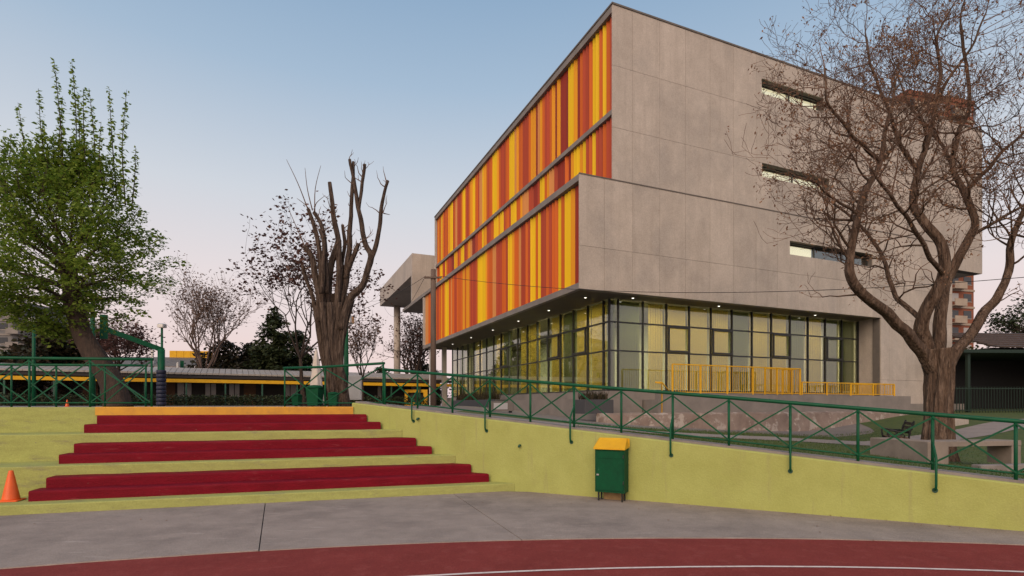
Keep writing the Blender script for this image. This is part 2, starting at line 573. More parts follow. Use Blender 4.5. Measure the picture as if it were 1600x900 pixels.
def sheet(name, m, xs, ylo, yhi, rows, dz=0.0, hf=None, skirt=0.0):
    """ground-following sheet between two curves"""
    hf = hf or T
    mb = MB()
    n = len(xs)
    for j in range(rows + 1):
        t = j / rows
        t = t * t if rows > 10 else t
        for x in xs:
            a, b = ylo(x), yhi(x)
            y = a + (b - a) * t
            mb.v.append((x, y, hf(x, y) + dz))
    for j in range(rows):
        for i in range(n - 1):
            mb.f.append((j * n + i, j * n + i + 1, (j + 1) * n + i + 1, (j + 1) * n + i))
    return mb.build(name, m, sm=True)


g = MB().box(-1200, 1200, -1200, 1500, -0.6, -0.03).build('ground', M['ground'])
tag(g, kind='structure')
xs = [-900, -300, -120, -60] + [-40 + 2 * i for i in range(18)] + [-3.64, -3.6] + [-3 + 0.5 * i for i in range(36)] + [16, 18, 20, 23, 26, 30, 40, 60, 120, 300, 900]
t_ = sheet('terrace_ground', M['plaza'], xs, edge_y, lambda x: 900, 60)
tag(t_, kind='structure')

# path and lawns lie on the terrace, each a little above the sheet below
PATH = [(-6, 14.2), (-2, 13.2), (1, 12.8), (3.1, 13.3), (5.4, 15.2), (8.5, 17.3), (12, 18.0), (17, 19.8), (22, 22.3), (34, 27.0)]


def path_y(x):
    for (a, b), (c, d) in zip(PATH, PATH[1:]):
        if a <= x <= c:
            return b + (d - b) * (x - a) / (c - a)
    return PATH[-1][1] if x > 0 else PATH[0][1]


def lawn_front(x):
    return edge_y(x) + 0.30 + 1.6 * smooth((3.5 - x) / 4)


lx = [1.2 + 0.4 * i for i in range(80)]
tag(sheet('front_lawn', M['lawn'], lx, lawn_front, lambda x: max(lawn_front(x) + 0.02, path_y(x) - 0.75), 8, 0.012), kind='structure')
lx2 = [-1.5 + 0.5 * i for i in range(66)]
tag(sheet('rear_lawn', M['lawn'], lx2, lambda x: path_y(x) + 0.75, lambda x: path_y(x) + 2.4 + 3 * smooth((3 - x) / 3) + 5 * smooth((x - 14) / 3), 8, 0.012), kind='structure')
lx3 = [-5.8 + 0.4 * i for i in range(98)]
tag(sheet('footpath', M['path'], lx3, lambda x: path_y(x) - 0.80, lambda x: path_y(x) + 0.80, 4, 0.024), kind='structure')

# ---------------------------------------------------------------- running track and walkway
TC = Vector((2.2, -15.3))
TR = 22.0


def disc(name, r0, r1, z, m, a0=0.0, a1=2 * math.pi, n=160, TC=TC):
    mb = MB()
    for i in range(n + 1):
        a = a0 + (a1 - a0) * i / n
        for r in (r0, r1):
            mb.v.append((TC.x + r * math.sin(a), TC.y + r * math.cos(a), z))
    for i in range(n):
        mb.f.append((2 * i, 2 * i + 1, 2 * i + 3, 2 * i + 2))
    return mb.build(name, m)


trk = disc('running_track', 8.0, TR, 0.004, M['track'])
tag(trk, kind='structure')
for k in range(4):
    ln = disc('lane_line', 18.5 - 1.22 * k - 0.045, 18.5 - 1.22 * k, 0.009, M['line'], TC=Vector((2.5, -12.95)))
    ln.parent = trk
    ln.location = ln.location - trk.location
    tag(ln, 'thin white lane line curving along the red track')


def arc_y(x):
    return TC.y + math.sqrt(max(0.0, TR * TR - (x - TC.x) ** 2))


walk = thing('walkway', (0, 8, -0.03))
tag(walk, kind='structure')
# slab joints: (x at the stair or wall side, x at the track side)
J = [(-19, -13), (-14.5, -10.2), (-10.6, -9.0), (-7.38, -6.75), (-4.15, -2.85), (-1.10, 0.12), (8.4, 6.6), (13, 10.2)]


def outer_y(x):
    return (WP.y + (x - WP.x) * SX.y / SX.x if x <= WP.x else wall_y(x)) + 0.06


for k in range(len(J) - 1):
    (a0, b0), (a1, b1) = J[k], J[k + 1]
    gap = 0.006
    n = 12
    outer, inner = [], []
    for i in range(n + 1):
        t = i / n
        xo = a0 + gap + (a1 - a0 - 2 * gap) * t
        xi = b0 + gap + (b1 - b0 - 2 * gap) * t
        jit = 0.012 * noise.noise(Vector((xi * 3, 0, 1)))
        outer.append((xo, outer_y(xo)))
        inner.append((xi, arc_y(xi) - 0.004 + jit))
    poly = inner + outer[::-1]
    MB().prism(poly, -0.028, 0.014 + 0.002 * (k % 2)).build('paving_slab', M['walk'], walk)

# ---------------------------------------------------------------- stepped terrace (stand with red steps)
stand = thing('stepped_terrace', (WP.x, WP.y, 0), ST, 'lime painted terrace tiers with three pairs of red steps and a yellow top edge', 'steps')


def loft(x0, x1f, prof, seg, jit, seed):
    """run a (y, z) profile along x; x1f(y) gives the right end"""
    mb = MB()
    n = len(prof)
    for i in range(seg + 1):
        t = i / seg
        for (y, z) in prof:
            x1 = x1f(y)
            x = x0 + (x1 - x0) * t
            j = Vector((0, 0, 0))
            if jit and z > 0.02 + prof[0][1]:
                j = noise.noise_vector(Vector((x * 2.3, y * 5 + seed, z * 5))) * jit
            mb.v.append((x, y + j.y, z + j.z * 0.6))
    for i in range(seg):
        for k in range(n):
            l = (k + 1) % n
            mb.f.append((i * n + k, (i + 1) * n + k, (i + 1) * n + l, i * n + l))
    mb.f.append(tuple(range(n)))
    mb.f.append(tuple(seg * n + k for k in range(n - 1, -1, -1)))
    return mb


def nosed(y0, y1, z0, z1, r):
    return [(y0, z0), (y0, z1 - r), (y0 + r * 0.3, z1 - r * 0.3), (y0 + r, z1), (y1, z1), (y1, z0)]


def right_end(y):
    return -1.04 * y - 0.012


tiers = [(0.0, 0.0, RISE), (0.93, RISE - 0.02, 4 * RISE), (1.86, 4 * RISE - 0.02, 7 * RISE), (2.79, 7 * RISE - 0.02, TOP)]
for k, (y0, z0, z1) in enumerate(tiers):
    y1 = y0 + (1.4 if k < 3 else 0.7)
    loft(-32, right_end, nosed(y0, y1, z0 - 0.01, z1, 0.018), 160, 0.006, k).build('tier', M['lime_tier'], stand, local=True)
for k in range(3):
    for s in range(2):
        y0 = 0.93 * k + TREAD * (s + 1)
        zb = RISE * (1 + 3 * k)
        z1 = zb + RISE * (s + 1)
        y1 = 0.93 * (k + 1) + 0.02
        off = 0.10 if s == 0 else 0.06
        loft(-7.78 + 0.09 * s, lambda y, o=off: right_end(y) - o, nosed(y0, y1 if s else y0 + TREAD + 0.05, zb - 0.01, z1, 0.03), 110, 0.012, 10 * k + s).build(
            'step', M['step_red'], stand, local=True)
loft(-7.83, lambda y: right_end(2.79) - 0.02, nosed(2.775, 3.1, 9 * RISE, TOP + 0.006, 0.016), 90, 0.004, 77).build('edge_step', M['step_yellow'], stand, local=True)

# ---------------------------------------------------------------- lime retaining wall
rw = thing('retaining_wall', (3.0, wall_y(3.0), 0), 0, 'long lime yellow rendered retaining wall sloping down beside the ramp', 'wall')
wx = [-3.60 + 0.4 * i for i in range(46)]
mb = MB()
nrm = Vector((-WD.y, WD.x)) * -1           # towards the court
for x in wx:
    f0 = Vector((x, wall_y(x)))
    b0 = f0 - nrm * 0.26
    zt = wall_top(x)
    mb.v += [(f0.x, f0.y, -0.02), (f0.x, f0.y, zt - 0.02), (f0.x - nrm.x * 0.02, f0.y - nrm.y * 0.02, zt), (b0.x, b0.y, zt), (b0.x, b0.y, -0.02)]
n = len(wx)
for i in range(n - 1):
    for k in range(5):
        l = (k + 1) % 5
        mb.f.append((i * 5 + k, (i + 1) * 5 + k, (i + 1) * 5 + l, i * 5 + l))
mb.f.append((0, 1, 2, 3, 4))
mb.f.append(tuple((n - 1) * 5 + k for k in (4, 3, 2, 1, 0)))
mb.build('wall_face', M['lime_wall'], rw)
mb = MB()
for x in wx:
    f0 = Vector((x, wall_y(x)))
    a, b = f0 - nrm * 0.11, f0 - nrm * 0.46
    zt = wall_top(x) + 0.035 + 0.006 * noise.noise(Vector((x * 2, 3, 0)))
    mb.v += [(a.x, a.y, zt - 0.12), (a.x, a.y, zt), (b.x, b.y, zt), (b.x, b.y, zt - 0.12)]
for i in range(n - 1):
    for k in range(4):
        l = (k + 1) % 4
        mb.f.append((i * 4 + k, (i + 1) * 4 + k, (i + 1) * 4 + l, i * 4 + l))
mb.f.append((0, 1, 2, 3))
mb.f.append(tuple((n - 1) * 4 + k for k in (3, 2, 1, 0)))
mb.build('coping', M['kerb'], rw)
n3 = Vector((nrm.x, nrm.y, 0))
for x, dz in ((0.16, -0.42), (-1.95, -0.16)):
    p = Vector((x, wall_y(x), wall_top(x) + dz))
    MB().tube([p - n3 * 0.05, p + n3 * 0.05, p + n3 * 0.07 + Vector((0, 0, -0.03))], 0.022, 8).build('drain_pipe', M['green_dull'], rw, sm=True)


# ---------------------------------------------------------------- railings
def railing(name, pts, hgt, label, struts=(), double=False, m='green_paint', strut_n=None, ends=True):
    """pts: feet of the posts (top of wall or plaza)"""
    root = thing(name, pts[0], 0, label, 'railing')
    tops = [Vector(p) + Vector((0, 0, hgt)) for p in pts]
    for p, t in zip(pts, tops):
        MB().tube([Vector(p) - Vector((0, 0, 0.05)), t - Vector((0, 0, 0.005))], 0.021, 8).build('post', M[m], root, sm=True)
    a = tops[0] - (tops[1] - tops[0]).normalized() * 0.03
    b = tops[-1] + (tops[-1] - tops[-2]).normalized() * 0.03
    MB().tube([a] + tops[1:-1] + [b], 0.030, 10).build('top_rail', M[m], root, sm=True)
    lows = [Vector(p) + Vector((0, 0, 0.10)) for p in pts]
    MB().tube(lows, 0.014, 6).build('bottom_rail', M[m], root, sm=True)
    for i in range(len(pts) - 1):
        MB().bar(lows[i] + Vector((0, 0, .01)), tops[i + 1] - Vector((0, 0, .04)), 0.022, 0.022).build('cross_brace', M[m], root)
        q = Vector((nrm.x, nrm.y, 0)) * 0.024
        MB().bar(tops[i] - Vector((0, 0, .04)) + q, lows[i + 1] + Vector((0, 0, .01)) + q, 0.022, 0.022).build('cross_brace', M[m], root)
    for i in struts:
        p = Vector(pts[i])
        o = n3 * 0.20
        w0 = p + n3 * 0.16
        path = [p + Vector((0, 0, 0.40)), p + Vector((0, 0, 0.36)) + n3 * 0.04, p + Vector((0, 0, 0.20)) + o, p + Vector((0, 0, -0.17)) + o,
                p + Vector((0, 0, -0.23)) + n3 * 0.185, p + Vector((0, 0, -0.25)) + n3 * 0.12]
        s = MB().tube(path, 0.016, 8).build('support_strut', M[m], root, sm=True)
        fl = p + Vector((0, 0, -0.25)) + n3 * 0.125
        MB().tube([fl, fl + n3 * 0.014], 0.035, 10).build('wall_flange', M['green_dull'], s)
    return root


POST_PX = [571, 627, 688, 751, 820, 893, 972, 1056, 1147, 1247, 1352, 1466, 1593]
pp = []
for px in POST_PX:
    k = (px - 800) / F
    # intersection of the line of sight with the wall line
    y = (WP.y - WP.x * WD.y / WD.x) / (1 - k * WD.y / WD.x)
    pp.append(k * y)
x_first, x_last = pp[0], pp[-1]
stepx = (x_last - pp[5]) / 7
xsr = [pp[5] + stepx * (i - 5) for i in range(-0, 13)] + [x_last + stepx * i for i in (1, 2, 3)]
feet = [Vector((x, wall_y(x), wall_top(x))) - n3 * 0.13 for x in xsr]
feet = [Vector((f.x, f.y, wall_top(xsr[i]) + 0.02)) for i, f in enumerate(feet)]
railing('ramp_railing', feet, 0.79, 'long green tubular railing with crossed braces following the sloping lime wall', struts=(1, 3, 5, 7, 9, 11, 13))
fp = [at(445, 633, 13.6), at(508, 633, 13.2)]
fp = [Vector((p.x, p.y, TOP - 0.01)) for p in fp] + [Vector((feet[0].x - 0.06, feet[0].y + 0.10, TOP - 0.01))]
railing('plaza_railing', fp, 0.98, 'short level green railing in front of the pollarded tree at the head of the steps')
fl_ = [Vector(((px - 800) / F * y, y, TOP - 0.01)) for px, y in ((-190, 10.7), (-50, 11.0), (46, 11.2), (141, 11.35), (237, 11.5))]
railing('front_left_railing', fl_, 1.02, 'green cross braced railing at left end ending beside the yellow step edge')
fl2 = [Vector(((px - 800) / F * y, y, TOP - 0.01)) for px, y in ((-60, 12.9), (18, 13.0), (88, 13.1), (164, 13.2), (228, 13.3))]
railing('rear_left_railing', fl2, 1.02, 'green railing behind another railing, left of the leaning tree trunk')

# ---------------------------------------------------------------- the school building
BA = math.radians(23.3)
BC = Vector((2.48, 20.0, 0.0))
bld = thing('school_building', BC, BA, 'concrete school building with yellow orange and red vertical slats over a glazed ground floor', 'building')


def part(name, m, *boxes, parent=None, sm=False):
    mb = MB()
    for b in boxes:
        mb.box(*b)
    return mb.build(name, M[m], parent or bld, local=True, sm=sm)


def subtract(rect, holes):
    out = [rect]
    for (hx0, hx1, hz0, hz1) in holes:
        nxt = []
        for (x0, x1, z0, z1) in out:
            if hx1 <= x0 or hx0 >= x1 or hz1 <= z0 or hz0 >= z1:
                nxt.append((x0, x1, z0, z1))
                continue
            if hx0 > x0:
                nxt.append((x0, hx0, z0, z1))
            if hx1 < x1:
                nxt.append((hx1, x1, z0, z1))
            a, b = max(x0, hx0), min(x1, hx1)
            if hz0 > z0:
                nxt.append((a, b, z0, hz0))
            if hz1 < z1:
                nxt.append((a, b, hz1, z1))
        out = nxt
    return out


Z_SOF, Z_LT, Z_TOP, Z_MID = 5.95, 10.20, 16.85, 12.83
U_UP, U_GR, U_LOW, U_END = 1.44, 17.1, 23.0, 25.8
HOLES = [(9.13, 13.05, 15.22, 15.87), (9.15, 13.45, 11.62, 12.18), (10.84, 16.5, 8.40, 9.02)]
bands = [  # u0, u1, z rows
    (U_UP, U_END, [10.205, 12.2, 14.55, Z_TOP]),
    (0.0, U_GR, [Z_SOF, 7.55, 10.195]),
    (U_GR, U_LOW, [0.3, 2.9, Z_SOF, 7.55, 10.195]),
    (U_LOW, U_END, [8.95, 10.195]),
]
GRID = [-0.2 + 1.285 * i for i in range(22)]
gj = 0.005
back = MB()
for (u0, u1, zr) in bands:
    for za, zb in zip(zr, zr[1:]):
        cuts = [u0] + [gq for gq in GRID if u0 + 0.35 < gq < u1 - 0.35] + [u1]
        for a, b in zip(cuts, cuts[1:]):
            for (x0, x1, z0, z1) in subtract((a + gj, b - gj, za + gj, zb - gj), HOLES):
                if x1 - x0 > 0.02 and z1 - z0 > 0.02:
                    MB().box(x0, x1, 0.0, 0.05, z0, z1).build('concrete_panel', M['concrete'], bld, local=True)
    for (x0, x1, z0, z1) in subtract((u0, u1, zr[0], zr[-1]), HOLES):
        back.box(max(x0, u0 + 0.6 if u0 < 2 else x0), x1, 0.051, 0.40, z0 + 0.002, z1 - 0.002)
back.build('wall', M['concrete_dark'], bld, local=True)
part('roof_cap', 'concrete_dark', (U_UP - 0.03, U_END + 0.03, -0.03, 25.5, Z_TOP + 0.002, Z_TOP + 0.07))
part('roof_kerb', 'core', (3.2, U_END - 0.5, 0.25, 24, Z_TOP + 0.08, Z_TOP + 0.22))
part('ledge', 'concrete_dark', (-0.01, U_GR + 5.8, -0.018, 0.04, Z_LT - 0.02, Z_LT + 0.022))
# slabs and frames of the two slatted boxes
part('roof_slab', 'concrete_slab', (U_UP, U_END, 0.052, 25.45, 16.58, Z_TOP))
part('floor_slab', 'concrete_slab', (U_UP + 0.02, U_END - 0.1, 0.052, 25.2, Z_MID - 0.11, Z_MID + 0.08))
part('canopy_slab', 'concrete_slab', (0.0, U_LOW - 0.1, 0.052, 31.0, 9.96, Z_LT))
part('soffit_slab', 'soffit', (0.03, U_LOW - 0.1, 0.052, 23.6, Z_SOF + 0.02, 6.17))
part('slab_edge', 'concrete_slab', (0.0, 0.20, 0.052, 23.62, Z_SOF, 6.18), (0.2, U_GR, 0.052, 0.24, Z_SOF - 0.002, Z_SOF + 0.03))
part('end_wall', 'concrete', (U_UP, U_END, 25.2, 25.46, Z_LT + 0.003, 16.57))
part('end_wall', 'concrete', (0.0, 8, 23.3, 23.6, 6.22, 9.87))
part('inner_wall', 'core', (U_UP + 0.75, U_END - 0.2, 0.45, 25.1, Z_LT + 0.01, 16.40))
part('inner_wall', 'core', (0.75, U_LOW - 0.2, 0.45, 23.2, 6.22, 9.86))

# vertical slats: each a blade of its own, turned a little towards the court
SEQ1 = 'R O Y O Y Y O R R O D A Y Y D D D A D A O R R O A T Y Y O R R O A Y Y O R O A Y T R O Y Y A O R O Y A O R R T O R Y Y A R O R O A Y O A O'.split()
SEQ2 = 'R R O R R Y O R Y A Y Y A D O D D D R T T A O Y Y R O R Y A Y Y O R R A Y O O R D D T A O R Y Y O R A Y D D R R O Y R O Y A D O'.split()
SEQ3 = 'D D A Y Y O Y O O R O R R Y O Y Y R O R R T O O A Y Y Y O R R O A O A O O O R O T O Y Y A O A O R O O R T A O O T T'.split()
KEY = {'Y': 'slat_yellow', 'A': 'slat_amber', 'O': 'slat_orange', 'R': 'slat_red', 'D': 'slat_dark', 'T': 'slat_tan'}
slat_mesh = {}
rs = random.Random(5)
for row, (seq, u, v0, v1, z0, z1) in enumerate(((SEQ1, U_UP + 0.2, 0.07, 25.1, Z_MID + 0.10, 16.575),
                                                (SEQ2, U_UP + 0.2, 0.07, 25.1, Z_LT + 0.03, Z_MID - 0.12),
                                                (SEQ3, 0.2, 0.07, 23.25, 6.2, 9.93))):
    n = 98 if row < 2 else 90
    pitch = (v1 - v0) / n
    ang = 32
    for i in range(n):
        k = seq[min(int(i * len(seq) / n), len(seq) - 1)] if i >= 26 else seq[i]
        if (row, k) not in slat_mesh:
            b = MB()
            w = 0.142
            # shallow folded blade
            b.prism([(-0.012, -w), (0.012, -w), (0.018, 0.0), (0.012, w), (-0.012, w), (-0.022, 0.0)], z0, z1)
            slat_mesh[(row, k)] = b.mesh('slat', M[KEY[k]])
        if i % 7 == 0:
            ang = rs.choice((24, 30, 36, 42))
        a = ang + rs.uniform(-9, 9)
        if k == 'D':
            a = 8 + rs.uniform(-3, 3)
        inst(slat_mesh[(row, k)], 'slat', bld, (u, v0 + pitch * (i + 0.5), 0), math.radians(a))
for (u, z0, z1) in ((U_UP + 0.5, Z_MID + 0.12, 16.47), (U_UP + 0.5, Z_LT + 0.02, Z_MID - 0.14)):
    for v in (0.6, 6.7, 12.9, 19.0, 25.0):
        part('slat_support', 'dark_metal', (u - 0.04, u + 0.04, v - 0.04, v + 0.04, z0, z1))

# windows in the concrete face
for (x0, x1, z0, z1), nb in zip(HOLES, (2, 2, 3)):
    wv = 0.28
    wf = part('window', 'dark_metal', (x0, x1, wv - 0.03, wv + 0.03, z0, z0 + 0.04), (x0, x1, wv - 0.03, wv + 0.03, z1 - 0.04, z1),
              (x0, x0 + 0.04, wv - 0.031, wv + 0.031, z0 + .04, z1 - .04), (x1 - 0.04, x1, wv - 0.031, wv + 0.031, z0 + .04, z1 - .04),
              *[(x0 + (x1 - x0) * i / nb - 0.03, x0 + (x1 - x0) * i / nb + 0.03, wv - 0.032, wv + 0.032, z0 + .04, z1 - .04) for i in range(1, nb)])
    for i in range(nb):
        a, b = x0 + (x1 - x0) * i / nb + 0.035, x0 + (x1 - x0) * (i + 1) / nb - 0.035
        tilt = 0.03
        mb = MB()
        mb.add([(a, wv - 0.012, z0 + 0.045), (b, wv - 0.012, z0 + 0.045), (b, wv + 0.012, z0 + 0.045), (a, wv + 0.012, z0 + 0.045),
                (a, wv - 0.012 + tilt, z1 - 0.045), (b, wv - 0.012 + tilt, z1 - 0.045), (b, wv + 0.012 + tilt, z1 - 0.045), (a, wv + 0.012 + tilt, z1 - 0.045)],
               [(3, 2, 1, 0), (4, 5, 6, 7), (0, 1, 5, 4), (1, 2, 6, 5), (2, 3, 7, 6), (3, 0, 4, 7)])
        mb.build('pane', M['slot_glass'], wf, local=True)
        if nb == 2 or i == 0:
            part('blind', 'glowing_blind', (a, b, wv + 0.10, wv + 0.115, z0 + 0.03, z1 - 0.10), parent=wf)
    part('sill', 'concrete_slab', (x0 + 0.005, x1 - 0.005, 0.06, 0.24, z0 - 0.02, z0 + 0.012), parent=wf)

# ground floor glazing
G_V, G_U, Z_FL = 1.16, 2.07, 2.26
ROWS = [Z_FL, 3.86, 5.02, Z_SOF - 0.005]
bays_r = [G_U] + [G_U + 0.42 + (U_GR - G_U - 0.42) * i / 12 for i in range(13)]
bays_l = [G_V] + [G_V + 0.42 + 1.235 * i for i in range(18)]
V_GE = bays_l[-1]
mesh_cache = {}


def glaze(bays, along_u):
    for i in range(len(bays)):
        p = bays[i]
        if along_u:
            part('mullion', 'dark_metal', (p - 0.025, p + 0.025, G_V - 0.05, G_V + 0.06, Z_FL, ROWS[3]))
        elif i > 0:
            part('mullion', 'dark_metal', (G_U - 0.05, G_U + 0.06, p - 0.025, p + 0.025, Z_FL, ROWS[3]))
    for z in ROWS[:3]:
        if along_u:
            part('transom', 'dark_metal', (bays[0], bays[-1], G_V - 0.048, G_V + 0.058, z - 0.025, z + 0.03))
        else:
            part('transom', 'dark_metal', (G_U - 0.048, G_U + 0.058, bays[0] + .06, bays[-1], z - 0.025, z + 0.03))
    for i in range(len(bays) - 1):
        for j in range(3):
            a, b = bays[i] + 0.026, bays[i + 1] - 0.026
            z0, z1 = ROWS[j] + 0.031, ROWS[j + 1] - 0.026
            if along_u:
                part('pane', 'glass', (a, b, G_V - 0.006, G_V + 0.006, z0, z1))
            else:
                part('pane', 'glass', (G_U - 0.006, G_U + 0.006, a, b, z0, z1))


glaze(bays_r, True)
glaze(bays_l, False)
for i in (3, 5, 8, 11):
    a, b = bays_r[i] + 0.03, bays_r[i + 1] - 0.03
    z0, z1 = ROWS[1] + 0.035, ROWS[2] - 0.03
    y0, y1 = G_V - 0.12, G_V - 0.052
    part('window_sash', 'dark_metal', (a, b, y0, y1, z0, z0 + 0.08), (a, b, y0, y1, z1 - 0.08, z1), (a, a + 0.07, y0 + .002, y1 - .002, z0 + .08, z1 - .08),
         (b - 0.07, b, y0 + .002, y1 - .002, z0 + .08, z1 - .08))
for i in (2, 4, 9):
    a, b = bays_l[i] + 0.03, bays_l[i + 1] - 0.03
    z0, z1 = ROWS[1] + 0.035, ROWS[2] - 0.03
    y0, y1 = G_U - 0.12, G_U - 0.052
    part('window_sash', 'dark_metal', (y0, y1, a, b, z0, z0 + 0.08), (y0, y1, a, b, z1 - 0.08, z1), (y0 + .002, y1 - .002, a, a + 0.07, z0 + .08, z1 - .08),
         (y0 + .002, y1 - .002, b - 0.07, b, z0 + .08, z1 - .08))
# roller blinds behind the panes, rooms behind the blinds
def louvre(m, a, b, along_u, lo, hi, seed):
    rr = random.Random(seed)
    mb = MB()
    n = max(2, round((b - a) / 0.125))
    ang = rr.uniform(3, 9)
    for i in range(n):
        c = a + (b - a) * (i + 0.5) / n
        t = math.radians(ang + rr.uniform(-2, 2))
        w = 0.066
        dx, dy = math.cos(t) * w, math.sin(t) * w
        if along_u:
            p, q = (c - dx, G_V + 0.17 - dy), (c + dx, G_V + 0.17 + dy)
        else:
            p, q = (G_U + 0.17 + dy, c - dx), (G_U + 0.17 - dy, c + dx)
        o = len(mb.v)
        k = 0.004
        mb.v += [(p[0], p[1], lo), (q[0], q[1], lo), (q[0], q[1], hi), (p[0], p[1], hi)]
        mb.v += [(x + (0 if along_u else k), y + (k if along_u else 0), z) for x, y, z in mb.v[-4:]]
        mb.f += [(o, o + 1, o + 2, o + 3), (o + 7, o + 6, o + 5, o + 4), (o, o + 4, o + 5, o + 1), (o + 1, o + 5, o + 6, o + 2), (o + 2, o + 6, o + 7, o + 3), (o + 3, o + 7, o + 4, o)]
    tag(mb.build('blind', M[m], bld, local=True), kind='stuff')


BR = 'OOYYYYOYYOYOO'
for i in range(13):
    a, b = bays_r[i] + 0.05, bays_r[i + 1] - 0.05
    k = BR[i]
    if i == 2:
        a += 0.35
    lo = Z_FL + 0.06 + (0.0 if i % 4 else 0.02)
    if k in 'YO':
        louvre('blind_yellow' if k == 'Y' else 'blind_dim_olive', a, b, True, lo, ROWS[3] - 0.03, i)
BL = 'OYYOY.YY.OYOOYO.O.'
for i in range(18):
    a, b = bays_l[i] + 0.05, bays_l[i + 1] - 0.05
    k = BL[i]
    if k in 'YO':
        louvre('blind_yellow' if k == 'Y' else 'blind_dim_olive', a, b, False, Z_FL + 0.06, ROWS[3] - 0.03, 50 + i)
part('room_wall', 'room', (G_U + 5.0, G_U + 5.1, G_V + 5, V_GE, Z_FL + .02, Z_SOF), (G_U + 5.1, U_GR, G_V + 5, G_V + 5.1, Z_FL + .02, Z_SOF))
part('room_floor', 'room', (G_U + 0.08, U_GR - .02, G_V + 0.08, G_V + 5, Z_FL - 0.02, Z_FL + 0.012), (G_U + 0.08, G_U + 5, G_V + 5.0, V_GE - .02, Z_FL - 0.02, Z_FL + 0.011))
part('return_wall', 'concrete', (U_GR + 0.03, U_GR + 0.3, 0.402, G_V + 6, 0.3, Z_SOF + .02))
part('return_wall', 'concrete', (G_U + .1, 8, V_GE + 0.03, V_GE + 0.3, 0.5, Z_SOF + .02))
part('side_wall', 'concrete', (U_LOW - 0.3, U_LOW, 0.402, 22, 0.3, 9.86))
part('side_wall', 'concrete', (U_END - 0.3, U_END, 0.402, 25.1, Z_LT + .01, 16.46), (U_LOW, U_END - .01, 0.402, 24, 8.97, 9.3))
for (u, v, su, sv, pw) in ((9.6, 2.6, 13.0, 0.6, 800), (3.6, 11.0, 0.6, 18.0, 1150)):
    ld = bpy.data.lights.new('ceiling_light', 'AREA')
    ld.shape = 'RECTANGLE'
    ld.size, ld.size_y = su, sv
    ld.energy = pw
    ld.color = (1.0, 0.88, 0.60)
    lo_ = bpy.data.objects.new('ceiling_light', ld)
    lo_.location = (u, v, Z_SOF - 0.08)
    lo_.parent = bld
    col.objects.link(lo_)
    lo_['label'] = 'warm lit ceiling light inside the glazed ground floor'
# recessed downlights under the overhang
dl = MB().lathe([(0.042, -0.012), (0.042, 0.012)], sides=14).mesh('downlight', M['lamp'])
dlr = MB().lathe([(0.075, -0.008), (0.075, 0.010)], sides=16).mesh('downlight_ring', M['steel'])
for (u, v) in [(1.1, v) for v in (1.4, 4.6, 8.0, 11.6, 15.4, 19.4)] + [(2.9, 0.72), (7.4, 0.72), (13.4, 0.72)]:
    z = Z_SOF + 0.02 - 0.014
    r_ = inst(dlr, 'light_fitting', bld, (u, v, z))
    inst(dl, 'downlight', r_, (0, 0, -0.006))

# plinth, podium and ramp
part('plinth', 'concrete_slab', (G_U - 0.55, U_LOW - 0.2, G_V - 0.55, V_GE + 0.2, 0.1, Z_FL - 0.05))
part('plinth_step', 'concrete_slab', (G_U - 0.95, G_U - 0.56, G_V - 0.9, V_GE - 1, 0.1, 1.90), (G_U - 0.95, 3.0, G_V - 0.92, G_V - 0.56, 0.1, 1.905))
part('ramp_wall', 'concrete_slab', (3.1, 18.4, -0.62, -0.42, 0.1, 2.09))
part('ramp_floor', 'concrete_slab', (3.1, 18.4, -0.42, G_V - 0.56, 0.1, 1.86))
part('ramp_wall', 'concrete_slab', (18.41, 22.9, -0.60, -0.02, 0.1, 1.72))
mb = MB()
nseg = 60
for i in range(nseg + 1):
    u = 0.3 + 18.2 * i / nseg
    for (dv, z) in ((0.0, 0.0), (0.02, 0.8), (0.06, 1.30), (0.22, 1.36), (0.6, 1.36), (0.6, 0.0)):
        j = noise.noise_vector(Vector((u * 1.7, dv * 3, z * 2.2))) * 0.05
        mb.v.append((u, -1.25 + dv + j.y, z + (j.z if z > 0.5 else 0)))
for i in range(nseg):
    for k in range(6):
        l = (k + 1) % 6
        mb.f.append((i * 6 + k, (i + 1) * 6 + k, (i + 1) * 6 + l, i * 6 + l))
mb.f.append(tuple(range(6)))
mb.f.append(tuple(nseg * 6 + k for k in range(5, -1, -1)))
mb.build('old_base_wall', M['peeling'], bld, local=True)

# roofed portal behind the far end
part('portal_roof', 'concrete', (0.0, 12, 27.2, 42.7, 12.45, 14.25))
part('portal_wall', 'concrete', (0.0, 12, 27.2, 27.6, Z_LT + .003, 12.448))
MB().tube([Vector((1.73, 42.0, 1.2)), Vector((1.73, 42.0, 12.448))], 0.36, 18).build('column', M['concrete'], bld, local=True, sm=True)
part('pillar', 'white_paint', (0.35, 0.75, 22.6, 23.0, 1.3, Z_SOF - .002))
part('pillar', 'concrete_slab', (0.9, 1.2, 21.2, 21.5, 1.3, Z_SOF - .002))


